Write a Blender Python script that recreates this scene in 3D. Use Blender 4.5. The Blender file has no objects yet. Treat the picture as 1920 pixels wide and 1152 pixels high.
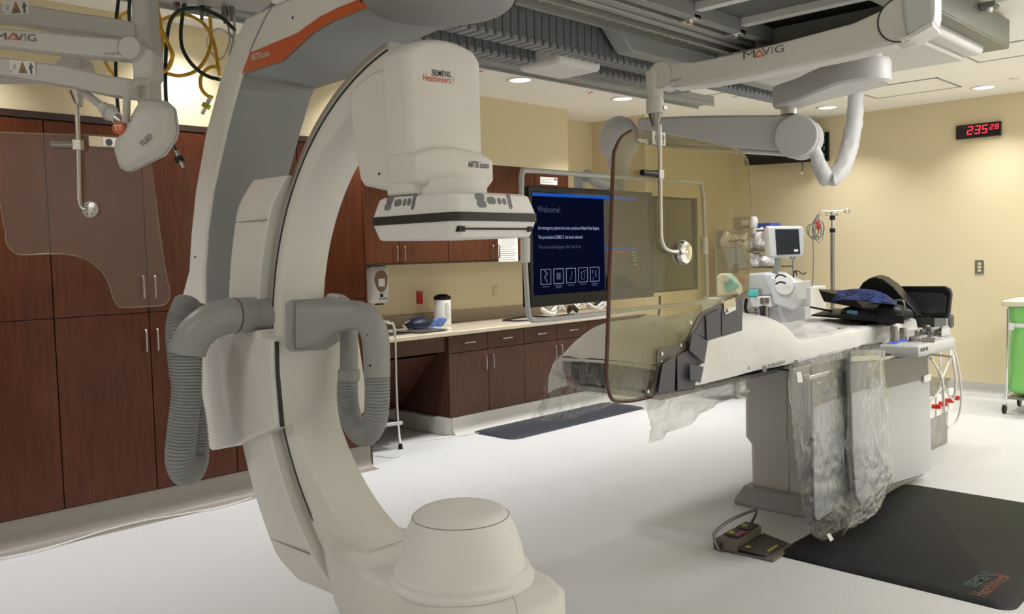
import bpy, bmesh, math, random
from mathutils import Vector, Matrix, noise
random.seed(7)
PI = math.pi
V = Vector
scene = bpy.context.scene
C = bpy.context.collection

# ------------------------------------------------------------------ camera
VP1 = (2554., 438.); VP2 = (-710., 514.); PC = (960., 576.); EYE = V((0, 0, 1.58))
FOC = math.sqrt(-((VP1[0]-PC[0])*(VP2[0]-PC[0]) + (VP1[1]-PC[1])*(VP2[1]-PC[1])))
def _d(p): return V((p[0]-PC[0], -(p[1]-PC[1]), FOC)).normalized()
_Y = _d(VP1); _X = -_d(VP2); _Z = _X.cross(_Y)
if _Z.y < 0: _Z = -_Z
RIGHT = V((_X[0], _Y[0], _Z[0])); UP = V((_X[1], _Y[1], _Z[1])); FWD = V((_X[2], _Y[2], _Z[2]))
cam_data = bpy.data.cameras.new('camera'); cam = bpy.data.objects.new('camera', cam_data); C.objects.link(cam)
cam_data.sensor_width = 36.0; cam_data.lens = FOC/1920*36.0; cam_data.clip_start = .05
m = Matrix.Identity(4)
for i in range(3):
    m[i][0] = RIGHT[i]; m[i][1] = UP[i]; m[i][2] = -FWD[i]; m[i][3] = EYE[i]
cam.matrix_world = m
scene.camera = cam
# ------------------------------------------------------------------ view, world, light level
scene.view_settings.view_transform = 'Standard'
scene.view_settings.look = 'None'
scene.view_settings.gamma = 1.0
scene.view_settings.use_curve_mapping = False
scene.view_settings.exposure = -0.80
w = bpy.data.worlds.new('world'); scene.world = w; w.use_nodes = True
w.node_tree.nodes['Background'].inputs[0].default_value = (.8, .85, .9, 1)
w.node_tree.nodes['Background'].inputs[1].default_value = 0.05
DOWN_W = 35.0; TROFFER_W = 62.0          # watts of each downlight / ceiling troffer
WARM = (1.0, .99, 1.0)

scene.cycles.diffuse_bounces = 8; scene.cycles.max_bounces = 14; scene.cycles.transparent_max_bounces = 24

# ------------------------------------------------------------------ measuring the photograph's rays against real planes
def ray(x, y):
    v = _d((x, y)); return V((v.dot(_X), v.dot(_Y), v.dot(_Z)))
def onx(x, y, X): r = ray(x, y); return EYE + r*(X/r.x)
def ony(x, y, Y): r = ray(x, y); return EYE + r*(Y/r.y)
def onz(x, y, Z): r = ray(x, y); return EYE + r*((Z-EYE.z)/r.z)
def onp(x, y, p0, n): r = ray(x, y); return EYE + r*((p0-EYE).dot(n)/r.dot(n))
def at(x, y, dep): r = ray(x, y); return EYE + r*(dep/r.dot(FWD))

# ------------------------------------------------------------------ materials
def lin(c):
    return tuple(((v/255)/12.92 if v/255 <= .04045 else (((v/255)+.055)/1.055)**2.4) for v in c)
def mat(name, col, rough=.5, metal=0, spec=.5, bump=None, emit=None, es=1, coat=0, var=None, alpha=None, trans=0):
    m = bpy.data.materials.new(name); m.use_nodes = True
    nt = m.node_tree; b = nt.nodes['Principled BSDF']
    b.inputs['Base Color'].default_value = (*col, 1)
    b.inputs['Roughness'].default_value = rough; b.inputs['Metallic'].default_value = metal
    b.inputs['Specular IOR Level'].default_value = spec
    b.inputs['Coat Weight'].default_value = coat
    b.inputs['Transmission Weight'].default_value = trans
    if alpha is not None: b.inputs['Alpha'].default_value = alpha
    if emit: b.inputs['Emission Color'].default_value = (*emit, 1); b.inputs['Emission Strength'].default_value = es
    tc = None
    if bump or var:
        tc = nt.nodes.new('ShaderNodeTexCoord')
    if bump:
        n = nt.nodes.new('ShaderNodeTexNoise'); n.inputs['Scale'].default_value = bump[0]; n.inputs['Detail'].default_value = 4
        bp = nt.nodes.new('ShaderNodeBump'); bp.inputs['Strength'].default_value = bump[1]; bp.inputs['Distance'].default_value = bump[2] if len(bump) > 2 else .01
        nt.links.new(tc.outputs['Object'], n.inputs['Vector']); nt.links.new(n.outputs['Fac'], bp.inputs['Height']); nt.links.new(bp.outputs['Normal'], b.inputs['Normal'])
    if var:
        n = nt.nodes.new('ShaderNodeTexNoise'); n.inputs['Scale'].default_value = var[0]; n.inputs['Detail'].default_value = 6; n.inputs['Roughness'].default_value = .7
        r = nt.nodes.new('ShaderNodeMapRange'); r.inputs[3].default_value = 1-var[1]; r.inputs[4].default_value = 1+var[1]
        r.inputs[1].default_value = .3; r.inputs[2].default_value = .7
        mx = nt.nodes.new('ShaderNodeVectorMath'); mx.operation = 'SCALE'; mx.inputs[0].default_value = col
        nt.links.new(tc.outputs['Object'], n.inputs['Vector']); nt.links.new(n.outputs['Fac'], r.inputs[0]); nt.links.new(r.outputs[0], mx.inputs['Scale']); nt.links.new(mx.outputs[0], b.inputs['Base Color'])
    return m
def wood(name, c1, c2, rough=.32):
    m = bpy.data.materials.new(name); m.use_nodes = True; nt = m.node_tree; b = nt.nodes['Principled BSDF']
    tc = nt.nodes.new('ShaderNodeTexCoord'); mp = nt.nodes.new('ShaderNodeMapping'); mp.inputs['Scale'].default_value = (14, 14, 1.3)
    n = nt.nodes.new('ShaderNodeTexNoise'); n.inputs['Scale'].default_value = 3; n.inputs['Detail'].default_value = 8; n.inputs['Distortion'].default_value = .6
    n2 = nt.nodes.new('ShaderNodeTexNoise'); n2.inputs['Scale'].default_value = 2.2; n2.inputs['Detail'].default_value = 3
    cr = nt.nodes.new('ShaderNodeValToRGB'); cr.color_ramp.elements[0].position = .3; cr.color_ramp.elements[1].position = .72
    cr.color_ramp.elements[0].color = (*c1, 1); cr.color_ramp.elements[1].color = (*c2, 1)
    ad = nt.nodes.new('ShaderNodeMath'); ad.operation = 'MULTIPLY_ADD'; ad.inputs[1].default_value = .45
    nt.links.new(tc.outputs['Object'], mp.inputs[0]); nt.links.new(mp.outputs[0], n.inputs['Vector']); nt.links.new(tc.outputs['Object'], n2.inputs['Vector'])
    sb = nt.nodes.new('ShaderNodeMath'); sb.operation = 'MULTIPLY'; sb.inputs[1].default_value = .55
    nt.links.new(n.outputs['Fac'], sb.inputs[0]); nt.links.new(n2.outputs['Fac'], ad.inputs[0]); nt.links.new(sb.outputs[0], ad.inputs[2])
    nt.links.new(ad.outputs[0], cr.inputs[0]); nt.links.new(cr.outputs[0], b.inputs['Base Color'])
    b.inputs['Roughness'].default_value = rough; b.inputs['Specular IOR Level'].default_value = .28
    return m
def clear(name, tint, gl=.9, diff=0.0, dcol=(.9, .9, .9), rough=.02, bump=None, ior=1.45):
    """thin clear sheet: tinted transparency + reflection by fresnel + a little scatter"""
    m = bpy.data.materials.new(name); m.use_nodes = True; nt = m.node_tree; nt.nodes.clear()
    out = nt.nodes.new('ShaderNodeOutputMaterial'); tr = nt.nodes.new('ShaderNodeBsdfTransparent'); tr.inputs[0].default_value = (*tint, 1)
    g = nt.nodes.new('ShaderNodeBsdfGlossy'); g.inputs['Roughness'].default_value = rough; g.inputs['Color'].default_value = (gl, gl, gl, 1)
    fr = nt.nodes.new('ShaderNodeLayerWeight'); fr.inputs['Blend'].default_value = .5; F0 = ((ior-1)/(ior+1))**2
    pw = nt.nodes.new('ShaderNodeMath'); pw.operation = 'POWER'; pw.inputs[1].default_value = 5; nt.links.new(fr.outputs['Facing'], pw.inputs[0])
    fm = nt.nodes.new('ShaderNodeMath'); fm.operation = 'MULTIPLY_ADD'; fm.inputs[1].default_value = 1-F0; fm.inputs[2].default_value = F0; nt.links.new(pw.outputs[0], fm.inputs[0])
    m1 = nt.nodes.new('ShaderNodeMixShader'); nt.links.new(fm.outputs[0], m1.inputs[0]); nt.links.new(tr.outputs[0], m1.inputs[1]); nt.links.new(g.outputs[0], m1.inputs[2])
    last = m1
    if diff:
        df = nt.nodes.new('ShaderNodeBsdfDiffuse'); df.inputs[0].default_value = (*dcol, 1)
        tl = nt.nodes.new('ShaderNodeBsdfTranslucent'); tl.inputs[0].default_value = (*dcol, 1)
        a = nt.nodes.new('ShaderNodeMixShader'); a.inputs[0].default_value = .5; nt.links.new(df.outputs[0], a.inputs[1]); nt.links.new(tl.outputs[0], a.inputs[2])
        m2 = nt.nodes.new('ShaderNodeMixShader'); m2.inputs[0].default_value = diff; nt.links.new(m1.outputs[0], m2.inputs[1]); nt.links.new(a.outputs[0], m2.inputs[2]); last = m2
    if bump:
        tc = nt.nodes.new('ShaderNodeTexCoord')
        n = nt.nodes.new('ShaderNodeTexNoise'); n.inputs['Scale'].default_value = bump[0]; n.inputs['Detail'].default_value = 5; n.inputs['Distortion'].default_value = 1.5
        bp = nt.nodes.new('ShaderNodeBump'); bp.inputs['Strength'].default_value = bump[1]; bp.inputs['Distance'].default_value = .02
        mp = nt.nodes.new('ShaderNodeMapping'); mp.inputs['Scale'].default_value = (1, 1, .4); mp.inputs['Rotation'].default_value = (.25, .1, 0)
        nt.links.new(tc.outputs['Object'], mp.inputs[0]); nt.links.new(mp.outputs[0], n.inputs['Vector']); nt.links.new(n.outputs['Fac'], bp.inputs['Height']); nt.links.new(bp.outputs['Normal'], g.inputs['Normal']); nt.links.new(bp.outputs['Normal'], fr.inputs['Normal'])
    nt.links.new(last.outputs[0], out.inputs[0]); return m
def glow(name, col, s):
    m = bpy.data.materials.new(name); m.use_nodes = True; nt = m.node_tree; nt.nodes.clear()
    o = nt.nodes.new('ShaderNodeOutputMaterial'); e = nt.nodes.new('ShaderNodeEmission'); e.inputs[0].default_value = (*col, 1); e.inputs[1].default_value = s
    nt.links.new(e.outputs[0], o.inputs[0]); return m

M = dict(
    floor=mat('floor_vinyl', (.60, .605, .60), .42, var=(160, .10)),
    cove=mat('cove_vinyl', (.50, .49, .45), .45, var=(160, .08)), taupecove=mat('taupe_skirting', (.25, .225, .19), .45, var=(160, .08)),
    ceiling=mat('ceiling_paint', (.90, .875, .81), .8),
    wall=mat('wall_paint', (.69, .60, .39), .38, spec=.35, bump=(60, .03)),
    cream=mat('cream_enamel', (.80, .785, .75), .48),
    cream2=mat('warm_white_enamel', (.86, .855, .84), .48),
    greyplastic=mat('grey_enamel', (.33, .335, .33), .38),
    greyliner=mat('grey_liner', (.31, .325, .325), .42),
    hose=mat('grey_hose', (.27, .28, .28), .38),
    orange=mat('orange_band', (.60, .12, .03), .42),
    dark=mat('dark_groove', (.03, .028, .025), .5),
    black=mat('black_plastic', (.006, .006, .007), .38, spec=.35), dimcream=mat('arm_enamel_dimmed', (.62, .605, .57), .45), boomwhite=mat('boom_enamel', (.60, .60, .60), .42),  # arm cream is a darkened copy of the cream, offsetting strong lamp light
    blackmat=mat('black_rubber', (.008, .008, .0095), .55, spec=.2, bump=(120, .08)),
    bluemat=mat('charcoal_rubber', (.028, .032, .042), .55, spec=.3, bump=(120, .08)),
    wood=wood('cherry_laminate', (.055, .014, .006), (.115, .032, .013), .25),
    wood2=wood('walnut_laminate', (.062, .026, .016), (.105, .047, .030), .32),
    woodedge=mat('dark_edge', (.035, .015, .01), .5),
    counter=mat('stone_counter', (.60, .53, .41), .25, var=(90, .14)),
    splash=mat('splash_laminate', (.33, .27, .19), .4, var=(90, .1)),
    steel=mat('brushed_steel', (.62, .61, .58), .28, metal=1),
    steeldk=mat('dark_steel', (.30, .29, .27), .35, metal=1),
    chrome=mat('chrome', (.8, .8, .8), .08, metal=1),
    alu=mat('aluminium_rail', (.42, .43, .43), .35, metal=.6),
    olive=mat('olive_grey_rail', (.16, .165, .14), .4, metal=.2),
    railgrey=mat('rail_grey', (.30, .31, .30), .42),
    chain=mat('cable_chain_grey', (.15, .16, .18), .5),
    chainlip=mat('cable_chain_edge', (.25, .26, .28), .5),
    white=mat('white_plastic', (.76, .76, .74), .4),
    paper=mat('paper', (.85, .85, .82), .8),
    sheet=mat('white_drape', (.78, .77, .73), .7, bump=(9, .25, .03)),
    ltgrey=mat('light_grey_plastic', (.55, .56, .56), .38),
    midgrey=mat('mid_grey_panel', (.36, .355, .34), .45),
    panel=mat('pale_panel', (.48, .49, .49), .4),
    panelband=mat('grey_rubber_band', (.19, .185, .165), .42),
    slate=mat('slate_lead_rubber', (.085, .083, .10), .5, bump=(40, .05)),
    browntrim=mat('taupe_trim', (.135, .115, .09), .5),
    amberedge=mat('amber_edge', (.085, .022, .009), .18, coat=.4),
    glassedge=clear('pale_glass_edge', (.75, .72, .6), .95, .25, (.7, .66, .5), .1),
    leadglass=clear('tinted_lead_glass', (.80, .775, .66), .9, .04, (.6, .55, .4), .015, ior=1.65),
    acrylic=clear('clear_acrylic', (.92, .90, .88), .9, .02, (.8, .75, .7), .02, ior=1.45),
    film=clear('clear_plastic_film', (.88, .89, .89), 1.0, .05, (.85, .86, .86), .07, bump=(15, 1.0), ior=2.0),
    filmmilk=clear('milky_plastic_film', (.86, .86, .84), .9, .34, (.85, .83, .78), .2, bump=(14, .7)),
    blue=mat('blue_cloth', (.03, .05, .19), .7, bump=(20, .2, .02)),
    blueglove=mat('blue_glove', (.12, .25, .75), .5),
    navy=mat('navy_bag', (.005, .009, .035), .45),
    red=mat('red_plastic', (.55, .02, .02), .35),
    green=clear('green_bag', (.25, .65, .18), .8, .75, (.22, .68, .16), .25, bump=(7, .4)),
    greenhose=mat('dark_green_hose', (.008, .03, .02), .3),
    yellow=mat('yellow_hose', (.75, .43, .03), .35),
    lime=mat('yellow_fitting', (.55, .5, .03), .4),
    whitehose=mat('white_hose', (.75, .74, .7), .4),
    teal=mat('teal_bag', (.10, .55, .52), .5),
    ivory=mat('ivory_plate', (.62, .55, .36), .4),
    txtdark=mat('dark_print', (.02, .035, .05), .5),
    txtred=mat('orange_print', (.62, .10, .03), .5),
    txtwhite=mat('white_print', (.8, .78, .72), .5),
    txtgrey=mat('grey_print', (.12, .12, .12), .5),
    button=mat('grey_button', (.20, .205, .215), .45),
    warn=mat('warning_yellow', (.60, .33, .03), .5),
    screen=glow('screen_navy', (.004, .006, .026), 1.0),
    screenoff=mat('screen_off', (.02, .019, .017), .12),
    scrbar=glow('screen_blue_bar', (.02, .16, .8), 1.0),
    scrdim=glow('screen_dim_text', (.10, .13, .22), 1.0),
    scrlit=glow('screen_lit_text', (.45, .55, .85), 1.0),
    scrred=glow('screen_red_bar', (.5, .05, .05), 1.0),
    scrgreen=glow('screen_green_text', (.1, .5, .15), 1.0),
    scrpale=glow('screen_pale', (.30, .34, .42), 1.0),
    bluelight=glow('blue_ring', (.12, .2, .9), 1.4),
    led=glow('red_digits', (1, .06, .10), 2.2),
    lamp=glow('lamp_diffuser', (1, .96, .88), 9.0),
    blackhole=mat('dark_void', (.01, .01, .01), .9),
)
def grille_mat():
    m = bpy.data.materials.new('perforated_grille'); m.use_nodes = True; nt = m.node_tree; b = nt.nodes['Principled BSDF']
    tc = nt.nodes.new('ShaderNodeTexCoord'); vo = nt.nodes.new('ShaderNodeTexVoronoi'); vo.inputs['Scale'].default_value = 75; vo.inputs['Randomness'].default_value = 0
    cr = nt.nodes.new('ShaderNodeValToRGB'); cr.color_ramp.elements[0].position = .30; cr.color_ramp.elements[1].position = .42
    cr.color_ramp.elements[0].color = (.03, .03, .03, 1); cr.color_ramp.elements[1].color = (.20, .20, .195, 1)
    nt.links.new(tc.outputs['Object'], vo.inputs['Vector']); nt.links.new(vo.outputs['Distance'], cr.inputs[0]); nt.links.new(cr.outputs[0], b.inputs['Base Color'])
    b.inputs['Roughness'].default_value = .5; return m
M['grille'] = grille_mat()

# ------------------------------------------------------------------ mesh building
ORG = {}
def smooth_path(pts, n=8, closed=False):
    out = []; N = len(pts); pts = [V(p) for p in pts]
    for i in range(N if closed else N-1):
        p0 = pts[(i-1) % N] if (closed or i > 0) else pts[0]*2-pts[1]
        p1 = pts[i]; p2 = pts[(i+1) % N]; p3 = pts[(i+2) % N] if (closed or i+2 < N) else pts[-1]*2-pts[-2]
        for k in range(n):
            t = k/n
            out.append(.5*((2*p1)+(p2-p0)*t+(2*p0-5*p1+4*p2-p3)*t*t+(3*p1-p0-3*p2+p3)*t**3))
    if not closed: out.append(pts[-1])
    return out
class MB:
    def __init__(s): s.v = []; s.f = []
    def add(s, vs, fs):
        o = len(s.v); s.v += [V(v) for v in vs]; s.f += [tuple(o+i for i in f) for f in fs]; return s
    def box(s, x0, x1, y0, y1, z0, z1):
        x0, x1 = sorted((x0, x1)); y0, y1 = sorted((y0, y1)); z0, z1 = sorted((z0, z1))
        return s.add([(x0,y0,z0),(x1,y0,z0),(x1,y1,z0),(x0,y1,z0),(x0,y0,z1),(x1,y0,z1),(x1,y1,z1),(x0,y1,z1)],
                     [(3,2,1,0),(4,5,6,7),(0,1,5,4),(1,2,6,5),(2,3,7,6),(3,0,4,7)])
    def obox(s, c, u, v, n, a, b, d):
        """box centred c with half sizes a,b,d along u,v,n"""
        c = V(c); u = V(u).normalized()*a; v = V(v).normalized()*b; n = V(n).normalized()*d
        vs = [c-u-v-n, c+u-v-n, c+u+v-n, c-u+v-n, c-u-v+n, c+u-v+n, c+u+v+n, c-u+v+n]
        return s.add(vs, [(3,2,1,0),(4,5,6,7),(0,1,5,4),(1,2,6,5),(2,3,7,6),(3,0,4,7)])
    def hexa(s, vs): return s.add(vs, [(3,2,1,0),(4,5,6,7),(0,1,5,4),(1,2,6,5),(2,3,7,6),(3,0,4,7)])
    def cyl(s, p1, p2, r1, r2=None, n=24, cap=True):
        p1 = V(p1); p2 = V(p2); r2 = r1 if r2 is None else r2; a = (p2-p1).normalized()
        u = a.orthogonal().normalized(); w_ = a.cross(u); vs = []
        for p, r in ((p1, r1), (p2, r2)):
            for i in range(n): t = 2*PI*i/n; vs.append(p+u*(r*math.cos(t))+w_*(r*math.sin(t)))
        fs = [(i, (i+1) % n, n+(i+1) % n, n+i) for i in range(n)]
        if cap: fs += [tuple(range(n-1, -1, -1)), tuple(range(n, 2*n))]
        return s.add(vs, fs)
    def lathe(s, c, prof, axis=(0, 0, 1), n=40, sx=1, sy=1, cap=True):
        c = V(c); a = V(axis).normalized(); u = V((1, 0, 0)) if abs(a.x) < .9 else V((0, 1, 0)); u = (u-a*u.dot(a)).normalized(); w_ = a.cross(u); vs = []
        for r, h in prof:
            for i in range(n): t = 2*PI*i/n; vs.append(c+a*h+u*(r*sx*math.cos(t))+w_*(r*sy*math.sin(t)))
        fs = []
        for j in range(len(prof)-1):
            for i in range(n): fs.append((j*n+i, j*n+(i+1) % n, (j+1)*n+(i+1) % n, (j+1)*n+i))
        if cap: fs += [tuple(range(n-1, -1, -1)), tuple((len(prof)-1)*n+i for i in range(n))]
        return s.add(vs, fs)
    def tube(s, pts, r, n=10, sm=8, closed=False, rib=None, flat=1.0):
        P = smooth_path(pts, sm, closed) if sm else [V(p) for p in pts]
        if rib:                                   # resample evenly so that each rib gets four rings
            L = [0]
            for a, b in zip(P, P[1:]): L.append(L[-1]+(b-a).length)
            k = int(L[-1]/rib[0])*4; Q = []; j = 0
            for i in range(k+1):
                d = L[-1]*i/k
                while j < len(L)-2 and L[j+1] < d: j += 1
                t = (d-L[j])/max(1e-9, L[j+1]-L[j]); Q.append(P[j].lerp(P[j+1], min(1, t)))
            P = Q
        N = len(P); vs = []; u = None
        for i, p in enumerate(P):
            a = (P[(i+1) % N]-P[i-1]) if (closed or 0 < i < N-1) else (P[1]-P[0] if i == 0 else P[-1]-P[-2])
            a.normalize()
            u = a.orthogonal().normalized() if u is None else (u-a*u.dot(a)).normalized()
            w_ = a.cross(u)
            rr = r(i/(N-1)) if callable(r) else r
            if rib: rr *= (1, 1+rib[1]*.8, 1+rib[1], 1+rib[1]*.8)[i % 4] if True else 1
            for k in range(n): t = 2*PI*k/n; vs.append(p+u*(rr*math.cos(t))+w_*(rr*flat*math.sin(t)))
        fs = []
        for j in range(N if closed else N-1):
            for i in range(n): fs.append((j*n+i, j*n+(i+1) % n, ((j+1) % N)*n+(i+1) % n, ((j+1) % N)*n+i))
        if not closed: fs += [tuple(range(n-1, -1, -1)), tuple((N-1)*n+i for i in range(n))]
        return s.add(vs, fs)
    def prism(s, pts, nv):
        pts = [V(p) for p in pts]; nv = V(nv); n = len(pts)
        return s.add(pts+[p+nv for p in pts], [tuple(range(n-1, -1, -1)), tuple(range(n, 2*n))]+[(i, (i+1) % n, n+(i+1) % n, n+i) for i in range(n)])
    def loft(s, rings, cap=True):
        n = len(rings[0]); vs = [p for r in rings for p in r]; fs = []
        for j in range(len(rings)-1):
            for i in range(n): fs.append((j*n+i, j*n+(i+1) % n, (j+1)*n+(i+1) % n, (j+1)*n+i))
        if cap: fs += [tuple(range(n-1, -1, -1)), tuple((len(rings)-1)*n+i for i in range(n))]
        return s.add(vs, fs)
    def grid(s, fn, nu, nv):
        vs = [fn(i/nu, j/nv) for j in range(nv+1) for i in range(nu+1)]
        return s.add(vs, [(j*(nu+1)+i, j*(nu+1)+i+1, (j+1)*(nu+1)+i+1, (j+1)*(nu+1)+i) for j in range(nv) for i in range(nu)])
    def ball(s, c, rx, ry=None, rz=None, n=24):
        ry = ry or rx; rz = rz or rx; k = n//2
        s.lathe(c, [(max(1e-4, math.sin(PI*j/k))*1.0, -math.cos(PI*j/k)) for j in range(k+1)], n=n)
        m_ = n*(k+1); c = V(c)
        for i in range(len(s.v)-m_, len(s.v)):
            d = s.v[i]-c; s.v[i] = c+V((d.x*rx, d.y*ry, d.z*rz))
        return s
    def build(s, name, material, parent=None, bevel=0, seg=2, ang=38, solid=0, label=None, cat=None, group=None, kind=None):
        if parent is not None: org = ORG[parent.name]
        else:
            xs = [v.x for v in s.v]; ys = [v.y for v in s.v]; zs = [v.z for v in s.v]
            org = V(((min(xs)+max(xs))/2, (min(ys)+max(ys))/2, min(zs)))
        me = bpy.data.meshes.new(name); me.from_pydata([v-org for v in s.v], [], s.f); me.update()
        bm = bmesh.new(); bm.from_mesh(me); bmesh.ops.recalc_face_normals(bm, faces=bm.faces); bm.to_mesh(me); bm.free()
        me.materials.append(M[material] if isinstance(material, str) else material)
        me.shade_smooth()
        try: me.set_sharp_from_angle(angle=math.radians(ang))
        except Exception: pass
        o = bpy.data.objects.new(name, me); C.objects.link(o)
        if parent is not None: o.parent = parent
        else: o.location = org
        ORG[o.name] = org
        if bevel:
            b = o.modifiers.new('bevel', 'BEVEL'); b.width = bevel; b.segments = seg; b.limit_method = 'ANGLE'; b.angle_limit = math.radians(35); b.harden_normals = False
        if solid:
            q = o.modifiers.new('solid', 'SOLIDIFY'); q.thickness = solid; q.offset = 0
        tag(o, label, cat, group, kind)
        return o
def tag(o, label=None, cat=None, group=None, kind=None):
    if label: o['label'] = label
    if cat: o['category'] = cat
    if group: o['group'] = group
    if kind: o['kind'] = kind
    return o
def thing(name, label, cat, loc, group=None):
    o = bpy.data.objects.new(name, None); C.objects.link(o); o.location = loc; o.empty_display_size = .1
    ORG[o.name] = V(loc); return tag(o, label, cat, group)
def text(name, s, size, o, u, v, material, parent, bold=0, depth=.0006, align='LEFT', sx=1.0, label=None):
    cu = bpy.data.curves.new('t', 'FONT'); cu.body = s; cu.size = size; cu.align_x = align; cu.extrude = depth; cu.offset = bold*size; cu.resolution_u = 3
    to = bpy.data.objects.new('t', cu); C.objects.link(to); dg = bpy.context.evaluated_depsgraph_get(); dg.update()
    me = bpy.data.meshes.new_from_object(to.evaluated_get(dg)); bpy.data.objects.remove(to)
    o = V(o); u = V(u).normalized(); v = V(v).normalized(); n = u.cross(v)
    b = MB(); b.add([o+u*(p.co.x*sx)+v*p.co.y+n*p.co.z for p in me.vertices], [tuple(p.vertices) for p in me.polygons])
    return b.build(name, material, parent, label=label)
def textfit(name, s, p0, p1, h, v, material, parent, bold=0, depth=.0006):
    """lettering stretched so that it runs exactly from p0 to p1 with total height h"""
    cu = bpy.data.curves.new('t', 'FONT'); cu.body = s; cu.size = 1; cu.offset = bold; cu.resolution_u = 3
    to = bpy.data.objects.new('t', cu); C.objects.link(to); dg = bpy.context.evaluated_depsgraph_get(); dg.update()
    me = bpy.data.meshes.new_from_object(to.evaluated_get(dg)); bpy.data.objects.remove(to)
    xs = [q.co.x for q in me.vertices]; ys = [q.co.y for q in me.vertices]; p0 = V(p0); p1 = V(p1); u = p1-p0
    v = V(v); n = u.cross(v).normalized(); v = v.normalized(); b = MB()
    pts = [p0+u*((q.co.x-min(xs))/(max(xs)-min(xs)))+v*(h*(q.co.y-min(ys))/(max(ys)-min(ys))) for q in me.vertices]
    b.add([p+n*depth for p in pts], [tuple(q.vertices) for q in me.polygons])
    return b.build(name, material, parent)
def copy_tree(o, parent=None):
    c = o.copy(); C.objects.link(c); ORG[c.name] = ORG.get(o.name, V((0, 0, 0)))
    if parent: c.parent = parent
    for ch in [q for q in bpy.data.objects if q.parent == o]: copy_tree(ch, c)
    return c
def spath(px, fn): return [fn(*p) for p in px]
def wrinkle(p, s, a): return noise.noise(V(p)*s)*a
def sheet(top, bot, nu, nv, nrm, amp, sc, seed=0, ease=1):
    """cloth hung between two polylines with folds growing downwards"""
    def pl(pts, t):
        f = t*(len(pts)-1); i = min(int(f), len(pts)-2); return V(pts[i]).lerp(V(pts[i+1]), f-i)
    T = smooth_path(top, 4); B = smooth_path(bot, 4)
    def fn(u, v):
        p = pl(T, u).lerp(pl(B, u), v)
        k = noise.noise(V((u*sc, v*sc*.35, seed)))*amp*(.25+.75*v) + noise.noise(V((u*sc*3, v*sc*2, seed+5)))*amp*.3
        return p+V(nrm)*k
    return MB().grid(fn, nu, nv)
def warning_label(o, u, v, wd, hg, parent):
    """white label: burst, yellow triangle with trefoil-like dots, standing figure"""
    o = V(o); u = V(u).normalized(); v = V(v).normalized(); n = u.cross(v)
    P = lambda a, b, k=0: o+u*(a*wd)+v*(b*hg)+n*(.0008*k)
    lb = MB().prism([P(0,0), P(1,0), P(1,1), P(0,1)], n*.001).build('warning_label', 'paper', parent)
    MB().prism([P(.33,.1,1.6), P(.69,.1,1.6), P(.51,.94,1.6)], n*.0005).build('triangle_border', 'txtgrey', lb)
    t = MB().prism([P(.39,.17,2.6), P(.63,.17,2.6), P(.51,.78,2.6)], n*.0005).build('triangle', 'warn', lb)
    b = MB()
    for a, c, r in ((.47, .3, .035), (.55, .3, .035), (.51, .43, .035), (.51, .22, .03)):
        b.prism([P(a+r*math.cos(k), c+r*2*math.sin(k), 3.5) for k in [q*PI/5 for q in range(10)]], n*.0004)
    for k in range(9):                            # burst at the left
        t_ = k*2*PI/9; a, c = .19, .52
        b.prism([P(a+.03*math.cos(t_-.3), c+.07*math.sin(t_-.3), 2), P(a+(.1 if k % 2 else .07)*math.cos(t_), c+(.3 if k % 2 else .2)*math.sin(t_), 2), P(a+.03*math.cos(t_+.3), c+.07*math.sin(t_+.3), 2)], n*.0005)
    b.prism([P(.04,.12,2), P(.08,.12,2), P(.08,.2,2), P(.04,.2,2)], n*.0005)
    a = .83
    b.prism([P(a+.04*math.cos(k), .8+.09*math.sin(k), 2) for k in [q*PI/5 for q in range(10)]], n*.0005)
    b.prism([P(a-.06,.7,2), P(a-.07,.4,2), P(a-.03,.4,2), P(a-.04,.08,2), P(a-.005,.08,2), P(a,.35,2), P(a+.01,.08,2), P(a+.05,.08,2), P(a+.04,.45,2), P(a+.1,.62,2), P(a+.07,.72,2)], n*.0005)
    b.build('symbols', 'txtgrey', lb)
    return lb
def dots_logo(o, u, v, s, parent):
    o = V(o); u = V(u).normalized(); v = V(v).normalized(); n = u.cross(v); b = MB()
    for i, (a, c) in enumerate([(0,3),(1,2.3),(2,1.5),(3,.7),(2.2,0),(1.2,-.9),(.2,-1.6),(0,1.2),(1,.4),(.2,-.3),(2.6,2.3),(1.8,3)]):
        r = s*(.30 if i < 7 else .22); c0 = o+u*(a*s)+v*(c*s)
        b.prism([c0+u*(r*math.cos(k))+v*(r*math.sin(k)) for k in [q*PI/4 for q in range(8)]], n*.0006)
    return b.build('dot_emblem', 'txtred', parent)
UPV = V((0, 0, 1))
# ================================================================== the setting
CZ = 3.06; WX = -6.38; TX = -5.30; BY = 9.78; RX = 2.3; FY = -2.6
MB().box(WX-.1, RX+.1, FY-.1, BY+.1, -.1, 0).build('floor', 'floor', kind='structure')
MB().box(WX-.1, RX+.1, FY-.1, BY+.1, CZ, CZ+.1).build('ceiling', 'ceiling', kind='structure')
MB().box(WX-.1, WX, 3.88, 7.9, 0, CZ).build('wall_left', 'wall', kind='structure')
MB().box(WX-.1, -5.64, 7.9, BY+.1, 0, CZ).build('wall_corner', 'wall', kind='structure')
MB().box(-5.64, RX+.1, BY, BY+.1, 0, CZ).build('wall_back', 'wall', kind='structure')
MB().box(RX, RX+.1, FY, BY, 0, CZ).build('wall_right', 'ceiling', kind='structure')
MB().box(WX-.1, RX, FY-.1, FY, 0, CZ).build('wall_front', 'ceiling', kind='structure')
MB().box(WX-.1, TX-.02, FY, 3.88, 2.40, CZ).build('wall_soffit', 'wall', kind='structure')      # over the tall cabinets
MB().box(WX-.1, -5.95, 3.88, 6.97, 2.425, CZ).build('wall_bulkhead', 'wall', kind='structure')  # over the wall cabinets
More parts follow.
